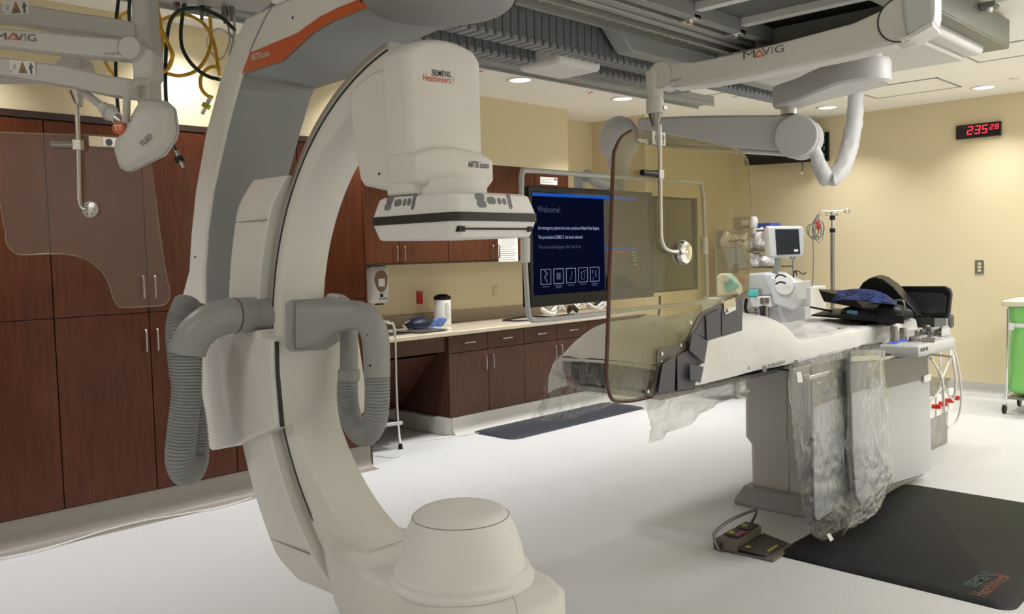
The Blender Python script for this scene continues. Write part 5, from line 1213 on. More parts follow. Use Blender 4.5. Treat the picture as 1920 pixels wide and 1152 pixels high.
# ------------------------------------------------------------------ lower lead panels and plastic bags
XP = -2.03
def panel(px_, X, lb, band=None, t_=.012, name='hanging_lead_shield'):
    t = thing(name, lb, 'radiation panel', onx(*px_[0], X))
    MB().prism([onx(*p, X) for p in px_], (t_, 0, 0)).build('panel', 'panel', t, bevel=.004)
    if band: MB().prism([onx(*p, X+t_) for p in band], (.006, 0, 0)).build('upper_band', 'panelband', t, label='dark grey band')
    E_ = [onx(*p, X+t_*.5) for p in px_]; MB().tube(E_+[E_[0]], .006, n=8, sm=0).build('edge_binding', 'slate', t)
    return t
t = panel([(1568, 690), (1738, 670), (1741, 760), (1743, 870), (1740, 882), (1728, 890), (1600, 928), (1572, 936)], XP, 'pale lead panel hanging farthest right under the table with a small white tag', [(1568, 680), (1737, 668), (1739, 709), (1568, 752)])
MB().box(XP+.02, XP+.03, onx(1724, 700, XP).y, onx(1737, 700, XP).y, onx(1730, 715, XP).z, onx(1730, 703, XP).z).build('tag_label', 'paper', t)
panel([(1521, 690), (1584, 676), (1585, 760), (1586, 850), (1588, 935), (1570, 950), (1530, 977), (1524, 970), (1522, 850)], XP+.03, 'pale lead panel inside the left plastic bag', [(1521, 685), (1584, 672), (1585, 742), (1521, 765)])
t = panel([(1592, 664), (1596, 657), (1640, 655), (1648, 662), (1652, 760), (1654, 860), (1645, 905), (1628, 935), (1612, 946), (1602, 930), (1596, 850), (1593, 740)], XP+.09, 'narrow pale lead panel with rounded foot inside the right plastic bag', [(1592, 664), (1596, 657), (1640, 655), (1648, 662), (1650, 724), (1593, 738)])
MB().prism([onx(*p, XP+.112) for p in ((1592, 669), (1646, 666), (1647, 675), (1592, 678))], (.012, 0, 0)).build('clamp_plate', 'steel', t, bevel=.002)
MB().box(XP+.0, XP+.05, onx(1500, 680, XP).y, onx(1740, 680, XP).y, .905, .925).build('accessory_rail', 'steel', label='steel accessory rail the lead panels hang from', cat='rail', bevel=.003)
def bag(lb, px_, X, d_, seed, tag_px=None):
    t = thing('plastic_bag', lb, 'plastic bag', onx(*px_[len(px_)//2][0], X))
    A = [onx(*a, X) for a, c in px_]; Bq = [onx(*c, X) for a, c in px_]
    A = smooth_path(A, 6); Bq = smooth_path(Bq, 6); n = len(A)-1
    for sgn in (1, -1):
        def fn(u, v):
            k = v*n; i = min(int(k), n-1); f = k-i; a = A[i].lerp(A[i+1], f); c = Bq[i].lerp(Bq[i+1], f); p = a.lerp(c, u)
            bul = d_*math.sqrt(max(0, math.sin(PI*u)))*min(1, (1-v)*6+.1)
            w_ = noise.noise(V((u*3+seed, v*5, sgn)))*.028+abs(noise.noise(V((u*7+v*2, v*12+seed, sgn*2))))*.022+abs(noise.noise(V((u*18+v*6, v*22-u*5, seed))))*.010
            return p+V((sgn*bul+w_*(.3+.7*math.sin(PI*u)), 0, 0))
        MB().grid(fn, 50, 110).build('bag_wall', 'film', t, ang=100)
    MB().tube(A, .0022, n=6, sm=0).tube(Bq, .0022, n=6, sm=0).tube([A[-1], A[-1].lerp(Bq[-1], .5)+V((.01, 0, -.01)), Bq[-1]], .003, n=6).build('bag_seam', 'glassedge', t)
    if tag_px: MB().prism([onx(*p, X+d_+.03) for p in tag_px], (.001, 0, 0)).build('tag_label', 'paper', t)
    return t
bag('crumpled clear plastic bag over the left lead panel reaching the black mat', [((1480, 690), (1586, 655)), ((1484, 760), (1589, 740)), ((1493, 850), (1592, 840)), ((1506, 950), (1600, 930)), ((1522, 1000), (1618, 955)), ((1546, 1016), (1582, 1000))], XP+.03, .05, 3, [(1493, 698), (1502, 697), (1505, 717), (1496, 718)])
bag('crumpled clear plastic bag over the narrow right lead panel', [((1588, 655), (1655, 656)), ((1590, 740), (1658, 740)), ((1592, 840), (1664, 830)), ((1596, 920), (1668, 900)), ((1594, 975), (1640, 945)), ((1590, 990), (1610, 978))], XP+.105, .05, 8, [(1550, 1003), (1556, 1000), (1563, 1012), (1557, 1016)])
bs = thing('plastic_sheet', 'crumpled clear film gathered along the table edge above the bags', 'plastic sheet', onx(1500, 690, -2.2))
sheet([onx(1500, 672, -2.26), onx(1560, 662, -2.24), onx(1600, 650, -2.2), onx(1650, 640, -2.15)], [onx(1485, 700, -2.1), onx(1530, 690, -2.0), onx(1590, 672, -1.95), onx(1650, 662, -1.93)], 60, 14, (0, 0, 1), .03, 8, 21).build('film', 'film', bs, ang=100)

# ------------------------------------------------------------------ control console on the rail
CC = thing('table_console', 'light grey table-side control console with dark knobs', 'control console', (-1.98, 5.7, .90))
zc = .985
k0 = [onz(*p, zc) for p in ((1648, 647), (1722, 648), (1791, 634), (1762, 612), (1680, 622))]
MB().loft([[p+V((0, 0, -.075))*1+((sum(k0, V())/5)-p)*.08 for p in k0], [p+V((0, 0, -.05)) for p in k0], [p+V((0, 0, -.012)) for p in k0], [p+((sum(k0, V())/5)-p)*.02 for p in k0]]).build('housing', 'ltgrey', CC, bevel=.006)
def knob(x, y, r, h, m_='steeldk', ring=None, nm='knob', disc=True):
    p = onz(x, y, zc); 
    if disc: MB().cyl(p, p+V((0, 0, .004)), r*1.7, n=24).build('knob_base', 'ltgrey', CC)
    o = MB().lathe(p, [(r*.9, .004), (r, .01), (r*.95, h*.9), (r*.8, h)], n=18).build(nm, m_, CC)
    if ring: MB().cyl(p+V((0, 0, .006)), p+V((0, 0, .016)), r*1.06, n=18).build('light_ring', ring, o)
knob(1676, 645, .024, .105, ring='bluelight', nm='joystick'); knob(1693, 641, .022, .085, ring='bluelight', nm='joystick')
knob(1714, 641, .032, .03); knob(1720, 632, .017, .04); knob(1729, 630, .015, .04); knob(1737, 627, .024, .06); knob(1745, 633, .017, .055); knob(1744, 628, .016, .05)
q = [onz(*p, zc+.001) for p in ((1722, 642), (1752, 642), (1754, 635), (1728, 635))]; MB().prism(q, (0, 0, .004)).build('touch_screen', 'browntrim', CC)
q = [onz(*p, zc+.001) for p in ((1765, 632), (1782, 630), (1778, 624), (1766, 626))]; MB().prism(q, (0, 0, .05)).build('end_block', 'ltgrey', CC, bevel=.005)
MB().prism([onz(*p, zc+.02) for p in ((1748, 628), (1768, 620), (1769, 616), (1746, 624))], (0, 0, .012)).build('clamp_lever', 'steeldk', CC)
q = (k0[0]+k0[1])/2; MB().box(k0[1].x-.10, k0[1].x-.07, k0[1].y-.003, k0[1].y-.001, zc-.06, zc-.03).build('tag_label', 'paper', CC)
for k in range(3): q = k0[1].lerp(k0[2], .08+.07*k)-V((0, 0, .03)); MB().obox(q+V((.002, -.001, 0)), k0[2]-k0[1], UPV, (k0[2]-k0[1]).cross(UPV), .012, .01, .001).build('badge', 'scrpale' if False else 'txtgrey', CC)
# white cables under the console
def cable(px_, X, lb, r=.007, m_='whitehose'):
    MB().tube([onx(*p, X+.03*math.sin(i)) for i, p in enumerate(px_)], r, n=8, sm=8).build('console_cable', m_, label=lb, cat='cable')
cable([(1786, 650), (1795, 680), (1802, 730), (1800, 770), (1790, 795), (1777, 800), (1771, 770), (1768, 725), (1762, 700), (1745, 672)], -2.0, 'outermost white cable looping down right of the table')
cable([(1784, 652), (1780, 675), (1766, 710), (1757, 735), (1740, 762)], -2.05, 'white cable running down left from console corner')
cable([(1740, 668), (1755, 685), (1765, 712), (1775, 735), (1788, 752)], -2.03, 'white cable crossing behind the steel cabinet front')
cable([(1785, 652), (1788, 680), (1792, 710), (1791, 735), (1786, 750)], -2.08, 'corrugated pale cable near the console corner', .010)
cable([(1763, 655), (1763, 690), (1762, 705)], -2.1, 'short straight white cable under the console', .006)
cable([(1742, 755), (1755, 742), (1768, 722), (1764, 700), (1752, 680)], -2.15, 'white cable curling over the steel cabinet corner')
MB().cyl(onx(1738, 664, -2.0), onx(1782, 669, -2.02), .008, n=10).build('console_rod', 'browntrim', label='thin brown rod under the console', cat='rod')
# steel cabinet behind with red plugs
SBx = thing('connector_cabinet', 'steel connector cabinet with red plugs behind the patient table', 'cabinet', (-2.5, 7.05, 0))
MB().box(-2.85, -2.31, 6.62, 7.27, 0.002, .50).build('body', mat('mottled_steel', (.30, .29, .26), .3, metal=.7, var=(9, .35)), SBx, bevel=.006)
MB().box(-2.86, -2.30, 6.60, 7.29, .50, .515).build('top_cap', 'steeldk', SBx)
for k, (x, y) in enumerate(((1744, 762), (1757, 757), (1769, 751), (1780, 746))):
    p = onx(x, y, -2.305); MB().box(-2.31, -2.29, p.y-.05, p.y+.05, p.z-.09, p.z+.07).build('connector', 'paper', SBx)
    MB().cyl((-2.29, p.y, p.z), (-2.23, p.y+.0, p.z+.004), .018, n=12).build('plug', 'red', SBx)
# black arm boards and cloth at the foot of the table
t = thing('arm_board', 'large black curved arm board standing behind the table foot', 'arm board', (-2.4, 6.7, .98))
bp_ = [(1641, 538), (1700, 537), (1770, 537), (1780, 542), (1783, 552), (1779, 590), (1775, 594), (1728, 592), (1690, 566), (1660, 545)]
MB().prism([ony(*p, 6.62) for p in bp_], (0, .05, 0)).build('shell', 'black', t, bevel=.012, seg=3)
MB().prism([ony(*p, 6.612) for p in ((1700, 548), (1765, 550), (1775, 556), (1772, 586), (1735, 588), (1712, 570))], (0, .01, 0)).build('inner_face', mat('dark_carbon', (.035, .035, .04), .3), t)
MB().box(-2.2, -2.12, 6.62, 6.67, .93, 1.04).build('bracket', 'greyplastic', t)
t = thing('arm_board', 'black humped arm board rising behind the blue cloth', 'arm board', (-2.4, 6.3, 1.0))
cr_ = [(1608, 545), (1618, 530), (1630, 522), (1641, 520), (1655, 524), (1675, 538), (1695, 560), (1712, 578), (1722, 592), (1700, 594), (1675, 592), (1640, 580)]
MB().loft([[p, p+V((.02, .30, -.01))] for p in []] or [[ony(*p, 6.3) for p in cr_], [ony(*p, 6.3)+V((-.05, .24, .01)) for p in cr_]]).build('shell', 'black', t, bevel=.008)
t = thing('arm_board', 'flat black arm board end pointing left past the blue cloth', 'arm board', (-2.8, 6.0, 1.1))
MB().hexa([ony(1535, 544, 6.1), ony(1545, 566, 6.05), ony(1620, 580, 5.9), ony(1600, 560, 5.9), ony(1534, 542, 6.3), ony(1545, 562, 6.3), ony(1640, 570, 6.2), ony(1640, 548, 6.2)]).build('board', 'black', t, bevel=.004)
t = thing('arm_board', 'black padded arm support lying on the white drape', 'arm board', (-2.5, 5.9, 1.03))
b = MB(); b.hexa([ony(1520, 593, 6.0), ony(1695, 608, 5.75), ony(1690, 596, 6.1), ony(1560, 585, 6.4), ony(1522, 590, 6.0), ony(1695, 592, 5.75), ony(1690, 582, 6.1), ony(1560, 578, 6.4)]).build('base', 'black', t, bevel=.004)
blob(ony(1640, 588, 6.05), (.20, .20, .07), 4, .2, 30).build('pad', 'black', t)
blob(ony(1668, 588, 5.95), (.085, .085, .075), 9, .25, 24).build('pad_end', 'black', t)
MB().prism([ony(*p, 5.78) for p in ((1588, 582), (1606, 583), (1606, 590), (1588, 588))], (0, .01, 0)).build('blue_strap', mat('light_blue', (.06, .22, .38), .6), t)
MB().tube([ony(1665, 566, 5.85), ony(1690, 563, 5.85), ony(1696, 575, 5.85), ony(1688, 590, 5.85)], .006, n=8).build('buckle_wire', 'steeldk', t)
MB().cyl(ony(1519, 576, 6.1), ony(1560, 584, 6.1), .007, n=8).build('side_rod', 'black', t)
cp = [(1562, 565), (1575, 546), (1600, 542), (1640, 545), (1660, 550), (1680, 564), (1672, 578), (1640, 574), (1610, 576), (1580, 582)]
b = sheet([ony(1572, 546, 6.05), ony(1610, 542, 6.05), ony(1650, 548, 6.0), ony(1682, 566, 5.95)], [ony(1558, 567, 5.95), ony(1585, 562, 5.9), ony(1640, 568, 5.85), ony(1680, 572, 5.85)], 40, 20, (0, -1, 0), .05, 5, 4)
b.build('blue_cloth', 'blue', solid=.004, ang=80, label='blue cloth draped over the black arm supports', cat='cloth')
# grey pad strip beyond the drape
MB().prism([V((x, y, .96)) for x, y in ((-2.93, 6.66), (-2.1, 6.66), (-2.12, 6.80), (-2.9, 6.98))], (0, 0, .10)).build('foot_pad', mat('dark_grey_pad', (.06, .065, .065), .5), bevel=.02, label='dark grey pad at the foot end below the black arm board', cat='pad')

# ------------------------------------------------------------------ mats and foot switch
def rmat(x0, x1, y0, y1, r, name, m_, lb, h=.018):
    t = thing(name, lb, 'floor mat', ((x0+x1)/2, (y0+y1)/2, 0))
    MB().loft([pr(x0, x1, y0, y1, .001, r, 6), pr(x0+.004, x1-.004, y0+.004, y1-.004, .004, r, 6), pr(x0+.05, x1-.05, y0+.05, y1-.05, h, r, 6)]).build('mat', m_, t)
    return t
mt_ = rmat(-2.13, -1.02, 4.05, 5.83, .07, 'floor_mat', 'blackmat', 'black anti-fatigue floor mat at the right with coloured lettering')
rmat(-5.62, -5.08, 5.17, 7.1, .10, 'floor_mat', 'bluemat', 'charcoal floor mat lying in front of the base cabinets')
s0_ = onz(1838, 1112, .0185); s1_ = onz(1862, 1075, .0185)
su = (onz(1895, 1084, .0185)-onz(1847, 1121, .0185)).normalized(); sv = V((-su.y, su.x, 0))
textfit('lettering', 'SIEMENS', onz(1830, 1103, .0185), onz(1868, 1077, .0185), .058, sv, mat('teal_print', (.025, .055, .055), .6), mt_, bold=.02)
textfit('lettering', 'Healthineers', onz(1847, 1121, .0185), onz(1895, 1084, .0185), .062, sv, mat('rust_print', (.13, .045, .02), .6), mt_, bold=.015)
dots_logo(onz(1881, 1084, .0185), su, sv, .012, mt_)
FP = thing('foot_switch', 'brown-grey foot switch pedals with carrying handle on the floor', 'foot switch', onz(1400, 1010, 0))
def z_(x, y, z): return onz(x, y, z)
fo_ = [z_(1350, 1032, 0), z_(1440, 1052, 0), z_(1472, 1025, 0), z_(1380, 990, 0)]
ux = (z_(1382, 1038, 0)-z_(1350, 1030, 0)); 
A = z_(1350, 1033, 0); U_ = (z_(1381, 1040, 0)-A); B_u = U_.normalized(); Wv = V((-B_u.y, B_u.x, 0))
if Wv.dot(FWD) < 0: Wv = -Wv
Wl = .30
def fp(a, b_, z): return A+B_u*a+Wv*b_+UPV*z
def fbox(a0, a1, b0, b1, z0, z1, m_, nm, bev=.004, tilt_=0):
    return MB().hexa([fp(a0, b0, z0), fp(a1, b0, z0), fp(a1, b1, z0), fp(a0, b1, z0), fp(a0, b0, z1+tilt_), fp(a1, b0, z1), fp(a1, b1, z1), fp(a0, b1, z1+tilt_)]).build(nm, m_, FP, bevel=bev)
tb = mat('taupe_cast', (.14, .12, .10), .45)
U1 = U_.length
fbox(0, U1+.20, 0, Wl, .001, .010, tb, 'base_plate')
fbox(-.035, .03, -.01, Wl-.04, .004, .055, tb, 'rear_block', tilt_=0)
fbox(.0, U1+.005, -.01, Wl*.48, .01, .075, tb, 'pedal_block')
fbox(.0, U1+.005, Wl*.50, Wl*.95, .01, .078, tb, 'pedal_block')
for b0, b1 in ((.02, Wl*.45), (Wl*.53, Wl*.92)): fbox(.01, U1-.005, b0, b1, .082, .088, mat('pedal_plate', (.06, .055, .05), .5), 'pedal')
MB().hexa([fp(U1+.01, .0, .028), fp(U1+.15, .02, .012), fp(U1+.15, Wl-.02, .012), fp(U1+.01, Wl, .028), fp(U1+.01, 0, .036), fp(U1+.15, .02, .02), fp(U1+.15, Wl-.02, .02), fp(U1+.01, Wl, .036)]).build('wide_pedal', mat('pedal_plate', (.06, .055, .05), .5), FP, bevel=.002)
def sticker(a, b_, z, ra, rb, m_):
    MB().prism([fp(a, b_, z)+B_u*(ra*math.cos(k*PI/8))+Wv*(rb*math.sin(k*PI/8)) for k in range(16)], (0, 0, .001)).build('sticker', m_, FP)
sticker(U1*.4, .06, .0885, .017, .017, 'lime'); sticker(U1*.4, Wl*.7, .0885, .017, .017, 'lime'); sticker(U1+.04, .05, .034, .015, .015, 'lime')
def strip(a0, a1, b0, b1, z, m_): MB().prism([fp(a0, b0, z), fp(a1, b0, z), fp(a1, b1, z), fp(a0, b1, z)], (0, 0, .001)).build('sticker', m_, FP)
strip(U1*.75, U1*.95, .03, .12, .0885, mat('magenta', (.4, .05, .25), .5)); strip(U1+.11, U1+.14, .08, .20, .0215, 'lime'); strip(-.03, -.005, .12, .24, .056, 'orange'); strip(-.03, -.01, .03, .11, .056, mat('dull_green', (.10, .13, .10), .5))
MB().tube([fp(-.0, -.015, .01), fp(-.02, -.02, .06), fp(-.02, -.01, .10), fp(.02, .10, .145), fp(.07, .26, .165), fp(.07, .275, .14), fp(.04, .28, .08)], .008, n=10).build('carry_handle', 'steeldk', FP)
# ================================================================== back wall
t = thing('wall_television', 'black wall television seen behind the boom drum', 'television', (-5, 9.6, 2.6))
a, c = ony(1400, 311, 9.62), ony(1534, 225, 9.62); d_ = ony(1534, 303, 9.62)
MB().hexa([V((a.x, 9.56, a.z)), V((c.x, 9.56, d_.z)), V((c.x, 9.62, d_.z)), V((a.x, 9.62, a.z)), V((a.x, 9.56, c.z-.02)), V((c.x, 9.56, c.z-.02)), V((c.x, 9.62, c.z-.02)), V((a.x, 9.62, c.z-.02))]).build('bezel', 'black', t, bevel=.01)
MB().box(a.x+.04, c.x-.04, 9.557, 9.559, a.z+.08, c.z-.06).build('screen_glass', 'screenoff', t)
MB().box(-4.9, -4.6, 9.62, 9.775, 2.62, 2.9).build('wall_mount', 'black', t)
t = thing('television_bracket', 'black perforated wall bracket right of the television', 'bracket', (-4.45, 9.7, 2.6))
a = ony(1536, 303, 9.74); c = ony(1553, 247, 9.74)
MB().box(a.x, c.x, 9.74, 9.777, a.z, c.z).build('plate', 'black', t, bevel=.004)
for k in range(4): MB().box(a.x+.05, a.x+.065, 9.735, 9.74, a.z+.04+k*.08, a.z+.09+k*.08).build('slot', 'railgrey', t)
t = thing('power_lead', 'short black cord with cream plug hanging below television', 'cord', (-4.7, 9.7, 2.4))
p0 = ony(1504, 304, 9.66); p1 = ony(1503, 322, 9.66); MB().tube([p0, p0+V((.01, 0, -.06)), p1], .005, n=6).build('cord', 'black', t); MB().cyl(p1, p1-V((0, 0, .03)), .014, n=10).build('plug', 'ivory', t)
# digital clock
CK = thing('digital_clock', 'black wall clock with red digits reading 2:35', 'clock', (-2.83, BY, 2.68))
ca, cb2 = ony(1793, 262, BY-.03), ony(1877, 227, BY-.03)
MB().box(ca.x, cb2.x, BY-.045, BY-.001, ca.z, cb2.z).build('case', 'black', CK, bevel=.006)
MB().box(ca.x+.012, cb2.x-.012, BY-.047, BY-.045, ca.z+.012, cb2.z-.012).build('face', mat('clock_face', (.02, .008, .01), .15), CK)
SEG = {'2': 'abged', '3': 'abgcd', '5': 'afgcd', '8': 'abcdefg'}
def seg7(ch, x, z, w_, h, th):
    b = MB(); Y_ = BY-.0485; sl = .12
    def bar(x0, x1, z0, z1):
        sh = lambda zz_: (zz_-z)*sl
        b.hexa([V((x0+sh(z0), Y_, z0)), V((x1+sh(z0), Y_, z0)), V((x1+sh(z0), Y_+.001, z0)), V((x0+sh(z0), Y_+.001, z0)), V((x0+sh(z1), Y_, z1)), V((x1+sh(z1), Y_, z1)), V((x1+sh(z1), Y_+.001, z1)), V((x0+sh(z1), Y_+.001, z1))])
    g = th*.25; m_ = z+h/2
    D_ = dict(a=(x+g, x+w_-g, z+h-th, z+h), d=(x+g, x+w_-g, z, z+th), g=(x+g, x+w_-g, m_-th/2, m_+th/2), f=(x, x+th, m_+g, z+h-g), b=(x+w_-th, x+w_, m_+g, z+h-g), e=(x, x+th, z+g, m_-g), c=(x+w_-th, x+w_, z+g, m_-g))
    for s in SEG[ch]: bar(*D_[s])
    b.build('digit', 'led', CK)
cw = cb2.x-ca.x; z0 = ca.z+.035
seg7('2', ca.x+cw*.25, z0, .052, .085, .011); seg7('3', ca.x+cw*.42, z0, .052, .085, .011); seg7('5', ca.x+cw*.58, z0, .052, .085, .011)
MB().box(ca.x+cw*.385, ca.x+cw*.398, BY-.0485, BY-.0475, z0+.02, z0+.03).box(ca.x+cw*.39, ca.x+cw*.403, BY-.0485, BY-.0475, z0+.055, z0+.065).build('colon', 'led', CK)
seg7('2', ca.x+cw*.76, z0+.03, .034, .052, .008); seg7('8', ca.x+cw*.87, z0+.03, .034, .052, .008)
# switch plate
t = thing('light_switch', 'steel light switch plate on yellow wall below the clock', 'switch', (-2.8, BY, 1.25))
p = ony(1837, 501, BY); MB().box(p.x-.045, p.x+.045, BY-.008, BY-.0005, p.z-.075, p.z+.075).build('plate', 'steel', t, bevel=.003)
for k in range(3): MB().box(p.x-.016, p.x+.016, BY-.014, BY-.008, p.z-.05+k*.035, p.z-.025+k*.035).build('rocker', 'ivory', t, bevel=.002)

# ================================================================== green hamper
H = thing('linen_hamper', 'wheeled hamper with bright green bag and cream lid', 'hamper', (-2.15, 8.95, 0))
hx0, hx1, hy0, hy1 = -2.335, -1.785, 8.80, 9.33
MB().loft([pr(hx0+.0, hx1-.0, hy0, hy1, .99, .06), pr(hx0-.02, hx1+.02, hy0-.02, hy1+.02, 1.0, .06), pr(hx0-.02, hx1+.02, hy0-.02, hy1+.02, 1.035, .06), pr(hx0+.02, hx1-.02, hy0+.02, hy1-.02, 1.05, .06)]).build('lid', mat('cream_lid', (.70, .68, .50), .45), H)
MB().cyl((-2.06, 9.05, 1.05), (-2.06, 9.05, 1.075), .05, n=20).build('lid_knob', 'steeldk', H)
def bagring(z, s, sd): return [V(((hx0+hx1)/2+(p.x-(hx0+hx1)/2)*s*(1+noise.noise(V((p.x*6, p.y*6, z*4+sd)))*.10), (hy0+hy1)/2+(p.y-(hy0+hy1)/2)*s*(1+noise.noise(V((p.y*6, p.x*6, z*4+sd)))*.10), z)) for p in pr(hx0, hx1, hy0, hy1, 0, .12, 8)]
MB().loft([bagring(z, s, 2) for z, s in ((.985, .96), (.90, .90), (.82, .86), (.78, .84), (.70, .88), (.6, .9), (.5, .93), (.4, .95), (.3, .97), (.24, .96), (.2, .88), (.18, .7))]).build('bag', mat('green_bag_plastic', (.22, .56, .15), .3, bump=(6, .5, .03)), H, ang=80)
MB().loft([[p for p in bagring(z, s, 2)] for z, s in ((.835, .90), (.80, .895))]).build('elastic_band', 'white', H)
MB().box(hx0+.05, hx0+.09, hy0+.015, hy0+.03, .775, .84).build('band_clip', 'white', H)
b = MB().box(hx0+.03, hx1-.03, hy0+.03, hy1-.03, .135, .155).build('base_frame', 'steeldk', H, bevel=.004)
for x in (hx0+.02, hx1-.02):
    for y in (hy0+.02, hy1-.02):
        if x < -2: MB().tube([V((x+.02, y, .97)), V((x+.02, y, .2)), V((x, y, .17)), V((x-.01, y, .12))], .010, n=8, sm=3).build('post', 'chrome', H)
        c = MB().cyl((x, y, .10), (x, y, .135), .014, n=10).box(x-.018, x+.018, y-.012, y+.012, .07, .105).build('caster', 'chrome', H)
        MB().cyl((x-.012, y, .045), (x+.012, y, .045), .043, n=22).build('wheel', 'black', c)

# ================================================================== IV pole
YP = 8.55
IV = thing('iv_pole', 'steel infusion pole with hooks standing against the back wall', 'infusion pole', (ony(1562, 600, YP).x, YP, 0))
bx_ = ony(1561, 590, YP); xt = ony(1560, 400, YP)
MB().cyl((bx_.x, YP, .05), (bx_.x, YP, ony(1561, 438, YP).z), .021, n=18).build('lower_tube', 'steeldk', IV)
MB().cyl((bx_.x, YP, ony(1561, 438, YP).z), (bx_.x, YP, xt.z), .014, n=16).build('upper_tube', 'steel', IV)
for y_ in (408, 432): z = ony(1561, y_, YP).z; MB().cyl((bx_.x, YP, z-.025), (bx_.x, YP, z+.02), .027, n=16).build('collar', 'black', IV, bevel=.004)
MB().cyl((bx_.x, YP, xt.z-.01), (bx_.x, YP, xt.z+.015), .022, n=14).build('top_cap', 'steel', IV)
for p in ([(1560, 397), (1540, 396), (1535, 400), (1540, 404)], [(1560, 396), (1580, 395), (1590, 392), (1593, 397), (1588, 400), (1582, 396)], [(1560, 397), (1550, 399), (1549, 404), (1553, 403)], [(1560, 397), (1570, 400), (1571, 404), (1567, 402)]):
    MB().tube([ony(*q, YP) for q in p], .006, n=8, sm=5).build('hook', 'steel', IV)
for k in range(5):
    a = k*2*PI/5; e_ = V((bx_.x+.27*math.cos(a), YP+.27*math.sin(a), .08)); MB().cyl((bx_.x, YP, .11), e_, .014, n=10).build('foot', 'steeldk', IV)
    MB().cyl(e_+V((0, -.012, -.04)), e_+V((0, .012, -.04)), .036, n=16).build('wheel', 'black', IV)
CB = thing('cable_bundle', 'coiled grey monitoring cables hanging from infusion pole hook', 'cable', ony(1530, 460, YP-.05))
for k in range(7):
    cx, cy = 1530+random.uniform(-8, 8), 430+random.uniform(-4, 10); w_ = random.uniform(6, 13); h_ = random.uniform(14, 24); q = [ony(1534, 402, YP-.04)]
    for j in range(9): a = -PI/2+j*PI/4; q.append(ony(cx+w_*math.cos(a), cy+h_*math.sin(a)*.8, YP-.06-.01*j))
    MB().tube(q, .005, n=6, sm=4).build('cable_loop', ('txtgrey', 'ltgrey', 'steeldk')[k % 3], CB)
MB().cyl(ony(1532, 414, YP-.07), ony(1536, 430, YP-.07), .022, n=12).build('connector', 'red', CB)
MB().tube([ony(*q, YP-.08) for q in ((1524, 440), (1525, 480), (1524, 520), (1520, 560), (1514, 590))], .0045, n=6).build('trailing_cable', 'txtgrey', CB)

# ================================================================== supply rack in the corner
YR = 9.0
RK = thing('supply_rack', 'grey wire supply rack holding foil-wrapped packs in the far corner', 'rack', (ony(1395, 600, YR).x, YR+.2, 0))
rx0, rx1 = ony(1343, 430, YR).x, ony(1452, 430, YR).x; zt_ = ony(1343, 431, YR).z
for x in (rx0, rx1):
    for y in (YR, YR+.45): MB().cyl((x, y, .02), (x, y, zt_), .014, n=10).build('post', 'railgrey', RK)
zs = [ony(1440, y_, YR).z for y_ in (435, 466, 497, 503)]+[.35]
zs = [zt_-.02, ony(1440, 468, YR).z, ony(1440, 500, YR).z, .75, .35]
for z in zs:
    b = MB().box(rx0, rx1, YR-.005, YR+.005, z-.02, z).box(rx0, rx1, YR+.44, YR+.45, z-.02, z)
    for k in range(16): x = rx0+(rx1-rx0)*k/15; b.box(x-.004, x+.004, YR, YR+.45, z-.012, z-.005)
    b.build('shelf', 'steeldk', RK)
MB().box(rx0-.01, rx0+.0, YR, YR+.45, .3, zt_).build('side_panel', 'railgrey', RK)
def foil(x, y, dx, sd, lb, yy2=YR+.10, h=.1, m_=None):
    c = ony(x, y, yy2); blob(c, (dx, .14, h), sd, .45, 24, flatz=max(z for z in zs if z < c.z)+.002).build('foil_pack', m_ or 'silver', label=lb, cat='pack', group='foil packs on the rack')
M['silver'] = mat('crumpled_foil', (.62, .62, .62), .25, metal=.35, bump=(14, .8, .05))
for k, (x, y, dx, h, lb) in enumerate(((1378, 446, .15, .10, 'crumpled white pack on the top rack shelf, leftmost'), (1408, 446, .12, .10, 'foil pack on the top rack shelf right of leftmost pack'), (1424, 447, .11, .11, 'foil pack on the top rack shelf beside machine monitor'), (1400, 486, .13, .08, 'foil pack on the second rack shelf, left one'), (1420, 486, .12, .09, 'foil pack on the second rack shelf, middle one'), (1438, 488, .12, .08, 'foil pack on the second rack shelf, right one'))): foil(x, y, dx, k+3, lb, h=h)
b = MB()
a = ony(1378, 408, YR+.1); c = ony(1404, 430, YR+.1)
MB().box(a.x, c.x, YR+.05, YR+.3, zt_, a.z).build('supply_box', 'browntrim', bevel=.006, label='brown-grey box standing on top of the rack', cat='box')
MB().box(ony(1388, 410, YR).x, ony(1402, 410, YR).x, YR+.02, YR+.05, zt_+.04, zt_+.10).build('supply_box', 'ltgrey', bevel=.004, label='small pale box in front of the brown-grey box', cat='box')
q = ony(1413, 425, YR+.05); MB().lathe((q.x, q.y, zt_), [(.035, 0), (.05, .02), (.05, .10), (.035, .13), (.02, .135)], n=20).build('bottle', 'white', label='white bottle standing on top of the rack', cat='bottle')
a, c = ony(1422, 419, YR+.1), ony(1448, 431, YR+.1); MB().box(a.x, c.x, YR+.05, YR+.3, zt_, a.z).build('supply_box', mat('blue_box', (.05, .09, .38), .5), bevel=.005, label='blue box on top of the rack', cat='box')
a, c = ony(1404, 424, YR+.1), ony(1422, 432, YR+.1); MB().box(a.x, c.x, YR+.1, YR+.3, zt_, a.z).build('supply_box', 'black', bevel=.005, label='black box between bottle and blue box on the rack', cat='box')

